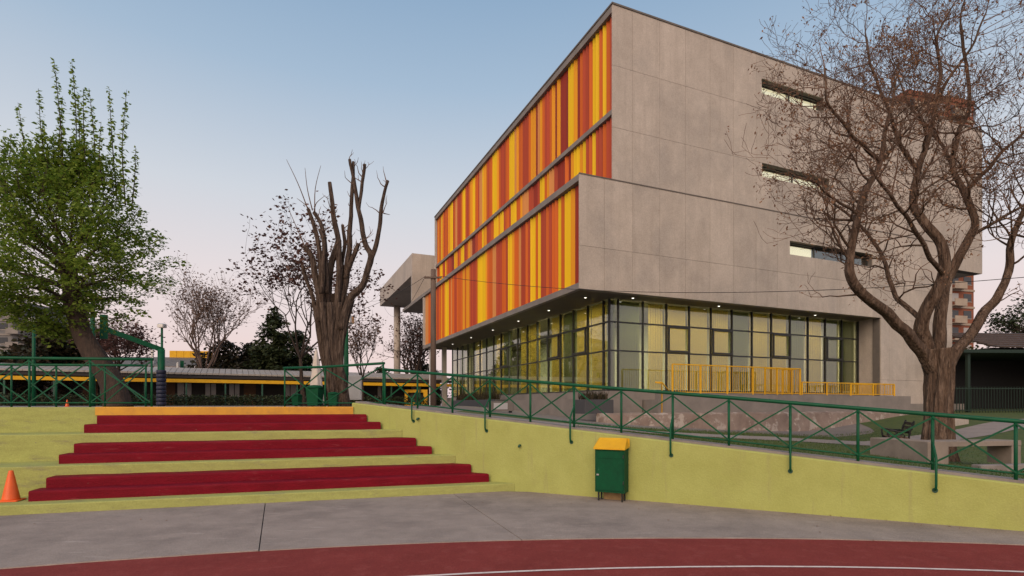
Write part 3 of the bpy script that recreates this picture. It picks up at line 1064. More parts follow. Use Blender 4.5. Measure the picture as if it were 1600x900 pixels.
# yellow railings on the ramp
def picket_rail(name, label, segs, z0, z1):
    """segs: list of ((u,v),(u,v)) in building space"""
    base = MATX[bld] @ Vector((segs[0][0][0], segs[0][0][1], z0))
    root = thing(name, base, BA, label, 'railing')
    B = lambda u, v, z: MATX[bld] @ Vector((u, v, z))
    pk = MB()
    for (a, b) in segs:
        a, b = Vector(a), Vector(b)
        L = (b - a).length
        MB().bar(B(*a, z1), B(*b, z1), 0.05, 0.045).build('top_rail', M['yellow_paint'], root)
        MB().bar(B(*a, z0 + 0.07), B(*b, z0 + 0.07), 0.03, 0.03).build('bottom_rail', M['yellow_paint'], root)
        npst = max(2, int(L / 1.3) + 1)
        for i in range(npst):
            p = a + (b - a) * (i / (npst - 1))
            MB().bar(B(p.x, p.y, z0), B(p.x, p.y, z1 - 0.024), 0.045).build('post', M['yellow_paint'], root)
        nb = int(L / 0.115)
        for i in range(nb):
            p = a + (b - a) * ((i + 0.5) / nb)
            pk.bar(B(p.x, p.y, z0 + 0.086), B(p.x, p.y, z1 - 0.024), 0.014)
    tag(pk.build('pickets', M['yellow_paint'], root), kind='stuff')
    return root


picket_rail('yellow_railing', 'taller yellow picket railing on the concrete ramp before the glazing', [((3.84, -0.52), (10.85, -0.52)), ((9.2, -0.1), (10.85, -0.1)), ((10.85, -0.50), (10.85, 0.4))], 2.09, 3.24)
picket_rail('low_yellow_railing', 'lower yellow picket railing at the right hand end of the concrete ramp', [((10.95, -0.52), (17.3, -0.52)), ((15.2, 0.2), (17.3, 0.2)), ((17.3, -0.5), (17.3, 0.5))], 2.09, 2.66)
hr = thing('yellow_handrail', MATX[bld] @ Vector((3.0, -0.9, 1.3)), BA, 'short bent yellow handrail at the foot of the building steps', 'handrail')
Bw = lambda u, v, z: MATX[bld] @ Vector((u, v, z))
MB().tube([Bw(3.0, -0.95, 1.3), Bw(3.0, -0.95, 2.45), Bw(2.7, -0.95, 2.5)], 0.025, 8).build('post', M['yellow_paint'], hr, sm=True)
MB().tube([Bw(2.7, -0.95, 2.5), Bw(3.0, -0.95, 2.5), Bw(3.5, -0.8, 2.15)], 0.025, 8).build('rail', M['yellow_paint'], hr, sm=True)

# ---------------------------------------------------------------- trees
def leaf_quads(mb, pts, size, rnd, flat=0.5, aspect=1.6, drop=0.0):
    """one diamond-shaped leaf (4 corners, slightly folded) at each point"""
    for p in pts:
        s = size * rnd.uniform(0.6, 1.35)
        a = rnd.uniform(0, 2 * math.pi)
        d = Vector((math.cos(a), math.sin(a), rnd.gauss(-drop, 0.5)))
        d.normalize()
        up = Vector((rnd.gauss(0, flat), rnd.gauss(0, flat), 1))
        sd_ = d.cross(up)
        if sd_.length < 1e-4:
            continue
        sd_.normalize()
        w = s / aspect / 2
        o = len(mb.v)
        mid = p + d * (s * 0.45)
        mb.v += [tuple(p), tuple(mid + sd_ * w), tuple(p + d * s), tuple(mid - sd_ * w)]
        mb.f.append((o, o + 1, o + 2, o + 3))


def polyline(pts, n):
    """Catmull-Rom resample"""
    P = [Vector(p) for p in pts]
    out = []
    m = len(P) - 1
    for i in range(n + 1):
        t = i / n * m
        k = min(int(t), m - 1)
        f = t - k
        p0, p1, p2, p3 = P[max(k - 1, 0)], P[k], P[k + 1], P[min(k + 2, m)]
        out.append(0.5 * ((2 * p1) + (p2 - p0) * f + (2 * p0 - 5 * p1 + 4 * p2 - p3) * f * f + (3 * p1 - p0 - 3 * p2 + p3) * f ** 3))
    return out


def grow(mb, p, d, length, r, level, rnd, tips, up=0.15, wig=0.28, split=(3, 5), ratio=0.66, fine=None, env=None):
    """recursive branching"""
    n = 5 if level > 1 else 4
    pts, rad = [p.copy()], [r]
    cur, dr = p.copy(), d.normalized()
    for i in range(n):
        dr = (dr + Vector((rnd.gauss(0, wig), rnd.gauss(0, wig), rnd.gauss(up, wig)))).normalized()
        cur = cur + dr * (length / n)
        pts.append(cur.copy())
        rad.append(max(0.004, r * (1 - 0.55 * (i + 1) / n)))
    tgt = fine if (fine is not None and r < 0.02) else mb
    tgt.tube(pts, rad, 6 if r > 0.05 else (4 if r > 0.015 else 3), cap=False)
    if level == 0:
        tips.append((pts[-1], dr.copy()))
        tips.append((pts[2], dr.copy()))
        return
    if env is not None and not env(cur):
        tips.append((pts[-1], dr.copy()))
        return
    k = rnd.randint(*split)
    for j in range(k):
        t = rnd.uniform(0.35, 1.0) if j else 1.0
        f = t * n
        i = min(int(f), n - 1)
        q = pts[i].lerp(pts[i + 1], f - i)
        bd = (pts[i + 1] - pts[i]).normalized()
        side = Vector((rnd.gauss(0, 1), rnd.gauss(0, 1), rnd.gauss(0.1, 0.8)))
        side = (side - bd * side.dot(bd)).normalized()
        nd_ = (bd * rnd.uniform(0.5, 0.9) + side * rnd.uniform(0.45, 0.95)).normalized()
        grow(mb, q, nd_, length * ratio * rnd.uniform(0.75, 1.2), max(0.004, rad[i] * (0.72 if j else 0.9)), level - 1, rnd, tips, up, wig, split, ratio, fine, env)


def ridged(k, amp, seed, flare=0.0):
    def f(a, t, p):
        tw = a + 0.25 * math.sin(p.z * 1.3)
        r = 1 + amp * math.sin(k * tw + seed + 1.2 * math.sin(p.z * 1.7 + seed)) + amp * 0.6 * math.sin((2 * k + 1) * tw + seed * 2.1)
        r += 0.10 * noise.noise(Vector((math.cos(a) * 1.6, math.sin(a) * 1.6, p.z * 1.6 + seed)))
        r += 0.05 * noise.noise(Vector((math.cos(a) * 5, math.sin(a) * 5, p.z * 2.6 + seed)))
        return r * (1 + flare * max(0.0, 1 - t * 4) ** 2 * (1 + 0.5 * math.sin(3 * a + seed)))
    return f


# --- the large bare tree at the right
rt = random.Random(11)
TY = 13.3
base = at(1466, 700, TY)
base.z = T(base.x, base.y)
tree = thing('bare_tree', base, 0, 'large nearly leafless tree with thick ridged trunk in front of the concrete face', 'tree')
wood, fine, tips = MB(), MB(), []


def tp(px, py, dy=0.0):
    return at(px, py, TY + dy)


tr_pts = polyline([(base.x, base.y, base.z - 0.15), tp(1466, 660), tp(1467, 615), tp(1468, 575), tp(1466, 545)], 26)
wood.tube(tr_pts, [0.335 - 0.06 * min(1, i / 8) + 0.03 * max(0, (i - 16) / 10) for i in range(27)], 72, shape=ridged(8, 0.085, 1.0, 0.42))
LIMBS = [
    ([(1462, 585, 0), (1440, 552, -.1), (1420, 525, -.3), (1383, 487, -.6), (1345, 457, -.9), (1328, 430, -1.0), (1329, 398, -1.0), (1338, 350, -1.0), (1355, 296, -.9), (1376, 252, -.8), (1380, 215, -.7), (1392, 170, -.5)], 0.205, 0.055),
    ([(1460, 590, .1), (1446, 540, .1), (1440, 512, .0), (1454, 470, -.2), (1473, 432, -.3), (1472, 385, -.3), (1442, 345, -.2), (1428, 316, 0), (1434, 266, .2), (1451, 219, .3), (1461, 168, .3), (1469, 117, .3), (1462, 60, .3)], 0.24, 0.04),
    ([(1470, 585, .3), (1468, 541, .4), (1471, 487, .5), (1476, 457, .6), (1492, 411, .6), (1516, 372, .6), (1523, 345, .6), (1507, 299, .7), (1489, 257, .8), (1497, 210, .8), (1514, 163, .9), (1509, 93, 1.0), (1500, 40, 1.0)], 0.20, 0.04),
    ([(1474, 588, .0), (1488, 556, .0), (1518, 520, .1), (1539, 487, .2), (1560, 461, .3), (1577, 423, .4), (1579, 385, .4), (1589, 352, .5), (1610, 310, .6), (1640, 260, .7), (1650, 190, .7)], 0.185, 0.05),
    ([(1440, 498, 0), (1420, 480, .3), (1399, 461, .6), (1387, 423, .8), (1372, 388, 1.0), (1350, 360, 1.2), (1325, 335, 1.3), (1300, 318, 1.4)], 0.085, 0.03),
    ([(1376, 252, -.8), (1343, 224, -1.2), (1320, 196, -1.4), (1292, 159, -1.6), (1289, 110, -1.6)], 0.065, 0.022),
    ([(1341, 336, -1.0), (1312, 315, -1.2), (1275, 290, -1.6), (1258, 280, -1.7)], 0.045, 0.012),
    ([(1434, 266, .2), (1405, 220, 0), (1385, 160, -.2), (1360, 100, -.4), (1352, 50, -.4)], 0.07, 0.02),
    ([(1507, 299, .7), (1545, 262, .8), (1580, 225, .8), (1620, 190, .8)], 0.075, 0.03),
    ([(1516, 372, .6), (1548, 352, .2), (1585, 330, 0), (1625, 305, -.2)], 0.06, 0.03),
    ([(1475, 432, -.3), (1450, 395, -.9), (1425, 350, -1.4), (1400, 318, -1.6), (1378, 292, -1.8), (1362, 262, -1.9)], 0.075, 0.025),
    ([(1461, 168, .3), (1485, 120, .0), (1518, 70, -.2), (1540, 20, -.3)], 0.05, 0.02),
    ([(1489, 257, .8), (1462, 215, 1.3), (1425, 170, 1.6), (1400, 110, 1.8)], 0.06, 0.02),
]
for li, (pts, r0, r1) in enumerate(LIMBS):
    P = polyline([tp(a, b, c) for a, b, c in pts], len(pts) * 4)
    r0, r1 = r0 * 0.76, r1 * 0.76
    n = len(P)
    # a little natural wobble
    P = [p + noise.noise_vector(p * 2.1) * (0.05 if li > 3 else 0.035) for p in P]
    rad = [r1 + (r0 - r1) * (1 - i / (n - 1)) ** (0.8 if li > 3 else 1.25) for i in range(n)]
    wood.tube(P, rad, 20 if r0 > 0.1 else 10, shape=ridged(5, 0.085, li * 1.7) if r0 > 0.06 else None)
    # side branches
    start = 0.52 if li < 4 else 0.25
    nb = 14 if li < 4 else (11 if li != 6 else 6)
    for j in range(nb):
        t = start + (1 - start) * (j + rt.random()) / nb
        i = min(int(t * (n - 1)), n - 2)
        bd = (P[i + 1] - P[i]).normalized()
        side = Vector((rt.gauss(0, 1.0), rt.gauss(0, 0.8), rt.gauss(0.35, 0.6)))
        side = (side - bd * side.dot(bd)).normalized()
        lev = 3 if (t < 0.95 or li < 4) else 2
        if li == 6:
            lev = 2
        grow(wood, P[i], bd * 0.45 + side, rt.uniform(0.75, 1.35), min(0.034, rad[i] * 0.55), lev, rt, tips, 0.08, 0.23, (3, 4), 0.68, fine)
    grow(wood, P[-1], (P[-1] - P[-2]), 1.1, r1 * 0.95, 4 if li != 6 else 2, rt, tips, 0.12, 0.18, (2, 4), 0.70, fine)
# a few thin low twigs from the main limbs
for (a, b, c), d in (((1345, 457, -.9), (-1, 0, -.1)), ((1420, 480, 0), (-.8, 0, .5)), ((1539, 487, .2), (.8, -.2, .4)), ((1328, 420, -1), (-1, 0, .3)), ((1454, 470, -.3), (-.3, -.3, .8)), ((1387, 423, .8), (.5, 0, .8))):
    grow(wood, tp(a, b, c), Vector(d), 0.8, 0.022, 2, rt, tips, 0.05, 0.25, (2, 3), 0.6, fine)
wood.build('trunk', M['bark'], tree, sm=True)
tag(fine.build('twigs', M['bark_twig'], tree), kind='stuff')
lv = MB()
lp = []
for p, d in tips:
    if rt.random() < 0.30 + 0.8 * noise.noise(p * 1.3):
        for k in range(rt.randint(1, 5)):
            lp.append(p + Vector((rt.gauss(0, .07), rt.gauss(0, .07), rt.gauss(-.05, .07))))
leaf_quads(lv, lp, 0.075, rt, 0.8, 2.2, 0.8)
lv.build('dry_leaves', M['leaf_dry'], tree)

# --- pollarded tree behind the steps
rp = random.Random(3)
PY = 16.0
C3 = lambda cx, cy, dy=0.0: at(380 + cx / 2.144, 240 + cy / 2.144, PY + dy)
pb = C3(318, 845)
pb.z = TOP - 0.02
pol = thing('pollarded_tree', pb, 0, 'thick grey pollarded tree with upright sawn off limbs behind the steps', 'tree')
wood, fine, tips = MB(), MB(), []
stems = [([(300, 852, .15), (292, 770, .15), (272, 690, .1), (256, 600, .05), (246, 510, 0)], 0.15, 0.12, 22),
         ([(314, 852, .0), (302, 770, -.05), (290, 690, -.1), (276, 600, -.1), (266, 500, -.1)], 0.17, 0.13, 24),
         ([(330, 852, .05), (316, 770, .0), (304, 690, -.05), (296, 600, -.08), (292, 500, -.05)], 0.18, 0.14, 24),
         ([(346, 852, .0), (332, 770, -.05), (318, 690, -.08), (318, 600, -.05), (324, 500, 0)], 0.16, 0.13, 22),
         ([(318, 840, .3), (308, 740, .3), (298, 640, .3), (300, 540, .25), (306, 470, .2)], 0.22, 0.16, 24),
         ([(338, 800, -.12), (326, 720, -.14), (328, 640, -.12), (344, 560, -.05), (362, 490, 0)], 0.10, 0.13, 20)]
for k, (pts, r0, r1, sd_) in enumerate(stems):
    P = polyline([C3(*q) for q in pts], 18)
    r0, r1 = r0 * 0.84, r1 * 0.72
    wood.tube(P, [r0 + (r1 - r0) * i / 18 for i in range(19)], sd_, shape=ridged(6, 0.13, 2.0 + k, 0.16 if k < 2 else 0.0))
PL = [([(262, 560), (248, 450), (228, 350), (205, 308)], 0.16, 0.085),
      ([(268, 560), (262, 430), (245, 270), (215, 182)], 0.16, 0.055),
      ([(285, 550, .1), (288, 420, .1), (308, 330, .1), (318, 290, .1)], 0.15, 0.10),
      ([(280, 470, -.15), (275, 340, -.2), (262, 240, -.2), (238, 195, -.2)], 0.11, 0.06),
      ([(298, 560), (322, 440), (318, 300), (302, 190), (288, 96)], 0.17, 0.065),
      ([(315, 560, .1), (343, 430, .15), (354, 320, .15), (361, 180, .1), (370, 28, .1)], 0.18, 0.05),
      ([(330, 590, -.1), (355, 490, -.1), (400, 440, -.1), (428, 350, -.1), (408, 300, 0), (390, 200, 0), (375, 120, 0), (358, 20, 0)], 0.19, 0.05),
      ([(425, 360, -.1), (452, 280, -.2), (464, 170, -.2), (487, 92, -.2)], 0.12, 0.045),
      ([(388, 195, 0), (398, 110, .05), (407, 34, .1)], 0.075, 0.05),
      ([(342, 420, .1), (368, 350, 0), (385, 300, 0)], 0.11, 0.075),
      ([(336, 500, .2), (330, 400, .25), (338, 300, .25), (334, 240, .25)], 0.10, 0.05),
      ([(250, 560, .2), (228, 470, .2), (205, 400, .2), (200, 375, .2)], 0.10, 0.05),
      ([(262, 470, -.3), (268, 380, -.35), (270, 300, -.35), (258, 255, -.35)], 0.10, 0.06)]
for k, (pts, r0, r1) in enumerate(PL):
    P = polyline([C3(*q) for q in pts], len(pts) * 4)
    r0, r1 = r0 * 0.60, r1 * 0.82
    n = len(P)
    P = [p + noise.noise_vector(p * 1.9) * 0.03 for p in P]
    wood.tube(P, [r1 + (r0 - r1) * (1 - i / (n - 1)) for i in range(n)], 18, shape=ridged(5, 0.11, k * 1.3))
    for j in range(5):          # short stubs and a few suckers
        i = rp.randint(n // 2, n - 2)
        d = Vector((rp.gauss(0, 1), rp.gauss(0, 1), 0.7))
        grow(wood, P[i], d, rp.uniform(0.12, 0.45), 0.018, 1, rp, tips, 0.2, 0.2, (1, 2), 0.6, fine)
for (a, b), (c, d) in (((215, 182), (145, 20)), ((232, 190), (207, 48)), ((240, 195), (260, 40)), ((205, 308), (150, 180)), ((225, 190), (180, 150)), ((238, 190), (275, 140)), ((470, 200), (492, 205))):
    p, q = C3(a, b), C3(c, d)
    m_ = p.lerp(q, 0.5) + Vector((rp.gauss(0, .06), 0, 0))
    fine.tube(polyline([p, m_, q], 8), [0.018 - 0.0016 * i for i in range(9)], 4)
wood.build('trunk', M['bark_grey'], pol, sm=True)
tag(fine.build('twigs', M['bark_twig'], pol), kind='stuff')


def trunk_and_crown(name, label, base, height, r0, lean, seed, leaf, leaf_n, leaf_size, bark='bark_dark', levels=3, spread=0.9, up=0.25, stems=1, clear=0.3,
                    wig=0.16, split=(3, 5), ratio=0.68, leafpart='crown', near=1.0, drop=0.3):
    """broad procedural tree: trunk, limbs, twig tips and leaves at the tips"""
    rr = random.Random(seed)
    root = thing(name, base, 0, label, 'tree')
    wood, tips = MB(), []
    for s in range(stems):
        d = Vector((lean[0] + rr.gauss(0, .12) * (stems > 1) * 2, lean[1] + rr.gauss(0, .1), 1)).normalized()
        L = height * clear
        P = [Vector(base) + Vector((0, 0, -0.05))]
        for i in range(5):
            P.append(P[-1] + (d + noise.noise_vector(P[-1] * 0.7) * 0.15) * (L / 5))
        wood.tube(P, [r0 * (1.25 if i == 0 else 1 - 0.07 * i) for i in range(6)], 10)
        for j in range(5 if stems == 1 else 4):
            a = 2 * math.pi * (j + rr.random() * 0.6) / 5
            dd = (d * 1.0 + Vector((math.cos(a), math.sin(a), 0)) * spread * rr.uniform(0.4, 1.1)).normalized()
            grow(wood, P[-1] if j else P[-1], dd, height * (1 - clear) * 0.42 * rr.uniform(0.8, 1.2), r0 * 0.5, levels, rr, tips, up, wig, split, ratio)
    wood.build('trunk', M[bark], root, sm=True)
    lv = MB()
    pts = []
    for _ in range(leaf_n):
        p, d = tips[rr.randrange(len(tips))]
        pts.append(p + Vector((rr.gauss(0, .5), rr.gauss(0, .5), rr.gauss(0, .4))) * near * leaf_size * 2.2)
    leaf_quads(lv, pts, leaf_size, rr, 0.6, 1.5, drop)
    lv.build(leafpart, M[leaf], root)
    return root


# --- the green tree at the left
rg = random.Random(21)
GY = 14.2
gb = at(183, 632, GY)
gb.z = TOP - 0.02
gt = thing('green_tree', gb, 0, 'leafy green tree with leaning trunk and tall upright shoots at left', 'tree')
gp = lambda px, py, dy=0.0: at(px, py, GY + dy)
wood = MB()
P = polyline([gp(186, 640), gp(176, 600), gp(150, 560), gp(130, 525), gp(117, 485), gp(110, 440), gp(104, 400)], 24)
wood.tube(P, [0.28 - 0.005 * i for i in range(25)], 22, shape=ridged(6, 0.05, 4.0, 0.25))
# crown: leafy shoots that leave the limbs and turn upwards, longest at the middle
HALF = [(215, 45), (250, 85), (300, 118), (350, 150), (400, 166), (440, 152), (475, 122), (505, 80), (520, 45)]


def half_width(y):
    for (a, b), (c, d) in zip(HALF, HALF[1:]):
        if a <= y <= c:
            return b + (d - b) * (y - a) / (c - a)
    return 40


lv = MB()
limbs = []
for k in range(26):
    ang = 2 * math.pi * (k * 0.382)
    t = k / 25
    p = gp(118 - 12 * t, 485 - 100 * t)
    yq = 500 - 235 * t + rg.uniform(-15, 15)
    w = half_width(yq) * rg.uniform(0.5, 0.8) * GY / F
    q = gp(96, yq) + Vector((math.cos(ang) * w, math.sin(ang) * w * 0.95, 0))
    pl = polyline([p, p.lerp(q, 0.55) + Vector((rg.gauss(0, .08), rg.gauss(0, .08), rg.uniform(-.05, .22))), q], 10)
    wood.tube(pl, [max(0.012, (0.062 - 0.025 * t) * (1 - 0.085 * i)) for i in range(11)], 7, cap=False)
    limbs.append(pl)
sprays = 0
while sprays < 620:
    yq = rg.uniform(222, 520)
    hw = half_width(yq)
    th = rg.uniform(0, 2 * math.pi)
    rr_ = rg.uniform(0.18, 1.0) ** 0.6
    lump = 1 + 0.30 * noise.noise(Vector((math.cos(th) * 2.0, math.sin(th) * 2.0, yq / 45)))
    if noise.noise(Vector((math.cos(th) * 2.6 * rr_, math.sin(th) * 2.6 * rr_, yq / 38 + 9))) < -0.20:
        continue                                  # openings in the crown
    if yq > 465 and math.cos(th) * rr_ > -0.15 and rg.random() < 0.7:
        continue                                  # trunk stays clear
    w = hw * rr_ * lump * GY / F
    tip = gp(94, yq) + Vector((math.cos(th) * w, math.sin(th) * w * 0.9, 0))
    out = Vector((math.cos(th), math.sin(th), 0))
    rise = 0.9 - 1.0 * smooth((yq - 300) / 190) * rr_
    d = (out * (0.25 + 0.75 * smooth((yq - 240) / 140)) + Vector((0, 0, rise)) + Vector((rg.gauss(0, .2), rg.gauss(0, .2), rg.gauss(0, .15)))).normalized()
    L = rg.uniform(0.45, 0.95)
    st = tip - d * L
    pl = polyline([st, st.lerp(tip, .5) + Vector((0, 0, 0.04)), tip + Vector((0, 0, -0.05))], 6)
    wood.tube(pl, [0.011 - 0.0012 * i for i in range(7)], 3, cap=False)
    sz = rg.uniform(0.075, 0.115)
    for q in range(rg.randint(48, 78)):
        t = rg.random() ** 0.8
        f = t * 6
        i = min(int(f), 5)
        c = pl[i].lerp(pl[i + 1], f - i)
        sp = 0.17 * (1 - 0.55 * t)
        leaf_quads(lv, [c + Vector((rg.gauss(0, sp), rg.gauss(0, sp), rg.gauss(-.02, sp * .55)))], sz, rg, 0.7, 1.8, 0.25)
    sprays += 1
# upright shoots with leaves in whorls
for (b0, b1, t0, t1) in ((45, 290, 28, 160), (78, 290, 60, 138), (100, 280, 84, 92), (118, 270, 112, 93), (135, 280, 130, 138), (150, 300, 139, 138), (182, 300, 170, 135), (196, 320, 198, 140),
                         (205, 330, 212, 228), (10, 320, 6, 212), (160, 290, 158, 190), (60, 300, 66, 190), (90, 300, 98, 150), (-20, 330, -28, 180), (125, 280, 122, 150)):
    dy = rg.uniform(-.6, .6)
    p, q = gp(b0, b1, dy), gp(t0, t1, dy)
    pl = polyline([p, p.lerp(q, .5) + Vector((rg.gauss(0, .05), 0, 0)), q], 12)
    wood.tube(pl, [0.022 - 0.0015 * i for i in range(13)], 4, cap=False)
    L = (q - p).length
    m_ = int(L / 0.085)
    for k in range(m_):
        t = k / m_
        c = p.lerp(q, t) + (pl[6] - p.lerp(q, .5)) * (1 - abs(2 * t - 1))
        wv_ = 0.16 * (1 - t) + 0.045
        leaf_quads(lv, [c + Vector((rg.gauss(0, wv_ * .35), rg.gauss(0, wv_ * .35), rg.gauss(0, .03))) for _ in range(int(5 + 5 * (1 - t)))], 0.105 * (1.25 - .4 * t), rg, 0.6, 1.7, 0.1)
wood.build('trunk', M['bark_dark'], gt, sm=True)
lv.build('crown', M['leaf_green'], gt)


def gz(x, y):
    return T(x, y)


def base_at(px, y):
    x = (px - 800) / F * y
    return Vector((x, y, gz(x, y) - 0.03))


# --- other trees further back
trunk_and_crown('purple_tree', 'sparse tree with small purple brown leaves behind the pollarded tree', base_at(476, 21), 6.7, 0.09, (-0.02, 0), 5, 'leaf_purple', 3000, 0.14, levels=3, spread=0.62, clear=0.28, up=0.14, ratio=0.74, split=(3, 4))
trunk_and_crown('vase_tree', 'bare vase shaped tree with tan buds standing alone above the low roof', base_at(306, 46), 11.6, 0.20, (-0.03, 0), 8, 'leaf_tan', 3000, 0.2, bark='bark_pale', levels=3, spread=0.55, stems=2, clear=0.22, up=0.22, ratio=0.70, wig=0.13, split=(3, 5))
trunk_and_crown('autumn_tree', 'reddish bare tree seen behind the round portal column', base_at(650, 60), 10.5, 0.3, (0.0, 0), 9, 'leaf_purple', 2200, 0.26, levels=3, spread=0.6, stems=2, clear=0.25, up=0.2)
trunk_and_crown('autumn_tree', 'small thin russet tree just right of the pollarded trunk', base_at(566, 26), 4.4, 0.07, (0.02, 0), 10, 'leaf_tan', 900, 0.13, levels=2, spread=0.45, clear=0.3, up=0.3)
trunk_and_crown('red_leaf_tree', 'dark reddish tree behind the green tree and basketball arm', base_at(178, 32), 6.4, 0.15, (0.05, 0), 12, 'leaf_purple', 4200, 0.17, levels=3, spread=1.0, clear=0.25, up=0.1)
trunk_and_crown('olive_tree', 'yellow green tree behind the right limb of the bare tree', base_at(1512, 34), 4.6, 0.15, (0, 0), 13, 'leaf_olive', 5200, 0.2, levels=3, spread=1.0, clear=0.25, up=0.08)
trunk_and_crown('garden_tree', 'dark green tree cut off by the right edge above the shelter roof', base_at(1622, 36), 7.6, 0.18, (0, 0), 14, 'leaf_conifer', 6000, 0.2, levels=3, spread=0.9, clear=0.3, up=0.12)


def conifer(label, base, h, rad, seed, n=5200, leaf='leaf_conifer', cat='tree', name='evergreen_tree', size=0.26):
    rr = random.Random(seed)
    root = thing(name, base, 0, label, cat)
    wood = MB().tube([base, base + Vector((0, 0, h * 0.95))], [0.16, 0.03], 8)
    lv, pts = MB(), []
    arms = []
    n = int(n * 1.7)
    for k in range(110):
        t = rr.uniform(0.04, 0.98) ** 1.1
        z = h * t
        L = rad * (1 - t) ** 0.75 * rr.uniform(0.6, 1.15) * (0.75 + 0.25 * min(1, t * 6)) + 0.12
        a = rr.uniform(0, 2 * math.pi)
        p = base + Vector((0, 0, z))
        q = p + Vector((math.cos(a) * L, math.sin(a) * L, L * rr.uniform(-0.1, 0.35)))
        wood.tube([p, q], [0.035, 0.008], 4, cap=False)
        arms.append((p, q, L))
    tot = sum(a[2] for a in arms)
    for p, q, L in arms:
        for _ in range(int(n * L / tot)):
            t = rr.uniform(0.15, 1.05)
            pts.append(p.lerp(q, t) + Vector((rr.gauss(0, .17), rr.gauss(0, .17), rr.gauss(0, .13))) * (0.5 + 0.5 * L))
    leaf_quads(lv, pts, size * 1.5, rr, 0.8, 2.0, 0.1)
    wood.build('trunk', M['bark_dark'], root, sm=True)
    lv.build('crown', M[leaf], root)
    return root


conifer('tall dark conifer with pointed top left of the pollarded tree', base_at(428, 48), 8.8, 3.0, 31, 5200)
conifer('broad dark evergreen between the conifer and the bare vase tree', base_at(350, 50), 6.0, 5.0, 32, 5200, 'leaf_shrub')
conifer('rounded dark evergreen filling the gap left of the tall conifer', base_at(392, 52), 6.0, 4.6, 41, 5200, 'leaf_shrub')
conifer('dark evergreen low beside the conifer, nearest to the pollarded tree', base_at(466, 50), 7.0, 3.4, 33, 5000)
conifer('dark bushy evergreen behind the left railing near the grey tower', base_at(70, 38), 6.2, 3.4, 34, 5200, 'leaf_shrub')
conifer('dark russet evergreen behind the leaning green tree trunk', base_at(128, 40), 6.4, 3.6, 35, 5200, 'leaf_shrub')
conifer('small distant evergreen right of the thin russet tree', base_at(592, 70), 5.0, 4.0, 36, 3000)
conifer('dark evergreen seen beneath the portal between column and slats', base_at(655, 66), 5.6, 4.6, 37, 3000, 'leaf_shrub')
conifer('low evergreen at far left edge before the grey tower', base_at(8, 42), 4.2, 3.0, 38, 3800)

# grass blades over the nearer lawns
rgx = random.Random(4)
gr = MB()
cnt = 0
while cnt < 26000:
    x = rgx.uniform(1.4, 15.5)
    lo_y, hi_y = lawn_front(x) + 0.01, path_y(x) - 0.8
    y = rgx.uniform(lo_y - 0.02, max(lo_y + .1, hi_y)) if rgx.random() < 0.75 else rgx.uniform(path_y(x) + 0.8, path_y(x) + 3.0)
    if (x - 10.4) ** 2 + (y - 13.3) ** 2 < 0.2:
        continue
    z = T(x, y) + 0.01
    h = rgx.uniform(0.025, 0.06)
    a = rgx.uniform(0, math.pi)
    w = 0.006
    dx, dy = math.cos(a) * w, math.sin(a) * w
    bx, by = rgx.gauss(0, .02), rgx.gauss(0, .02)
    o = len(gr.v)
    gr.v += [(x - dx, y - dy, z), (x + dx, y + dy, z), (x + bx, y + by, z + h)]
    gr.f.append((o, o + 1, o + 2))
    cnt += 1
tag(gr.build('grass', M['grass_blade']), 'short green grass on the lawns around the bare tree', 'grass', kind='stuff')

# ---------------------------------------------------------------- furniture and small things in front
# litter box on the wall
bx = 1.80
wa = math.atan2(WD.y, WD.x)
bc = Vector((bx, wall_y(bx))) + nrm * 0.20
binr = thing('litter_bin', (bc.x, bc.y, 0.014), wa, 'green metal litter box with yellow sloping lid against the lime wall', 'bin')
w_, d_ = 0.255, 0.13
MB().prism([(-w_, -d_), (w_, -d_), (w_, d_), (-w_, d_)], 0.155, 0.90).build('body', M['bin_green'], binr, local=True)
fr = MB().cbox(-w_ + 0.022, w_ - 0.022, -d_ - 0.014, -d_ - 0.002, 0.19, 0.855, 0.004).build('door', M['bin_green'], binr, local=True)
MB().box(-w_ + 0.035, -w_ + 0.075, -d_ - 0.028, -d_ - 0.014, 0.44, 0.465).build('latch', M['steel'], fr, local=True)
MB().box(-w_ + 0.05, w_ - 0.05, -d_ - 0.020, -d_ - 0.0142, 0.735, 0.75).build('crease', M['bin_green'], fr, local=True)
for z in (0.3, 0.74):
    MB().tube([Vector((w_ - 0.016, -d_ - 0.012, z)), Vector((w_ - 0.016, -d_ - 0.012, z + 0.06))], 0.009, 8).build('hinge', M['dark_metal'], fr, local=True)
lid = MB()
a0, a1 = w_ + 0.018, w_ - 0.02
lid.add([(-a0, -d_ - 0.035, 0.885), (a0, -d_ - 0.035, 0.885), (a0, d_ + 0.01, 0.915), (-a0, d_ + 0.01, 0.915),
         (-a0, -d_ - 0.035, 0.91), (a0, -d_ - 0.035, 0.91), (a1, d_ - 0.03, 1.07), (-a1, d_ - 0.03, 1.07), (a0, d_ + 0.01, 1.06), (-a0, d_ + 0.01, 1.06)],
        [(3, 2, 1, 0), (0, 1, 5, 4), (4, 5, 6, 7), (7, 6, 8, 9), (1, 2, 8, 6, 5), (0, 4, 7, 9, 3), (2, 3, 9, 8)])
lid.build('lid', M['yellow_paint'], binr, local=True)
for sx in (-1, 1):
    MB().box(sx * 0.205 - 0.012, sx * 0.205 + 0.012, -0.10, -0.075, 0.0, 0.156).build('leg', M['rubber'], binr, local=True)
    MB().box(sx * 0.205 - 0.012, sx * 0.205 + 0.012, 0.06, 0.085, 0.0, 0.156).build('leg', M['rubber'], binr, local=True)
MB().cbox(-0.175, 0.175, 0.09, 0.125, 0.0, 0.15, 0.005).build('backing_board', M['wood_block'], binr, local=True)


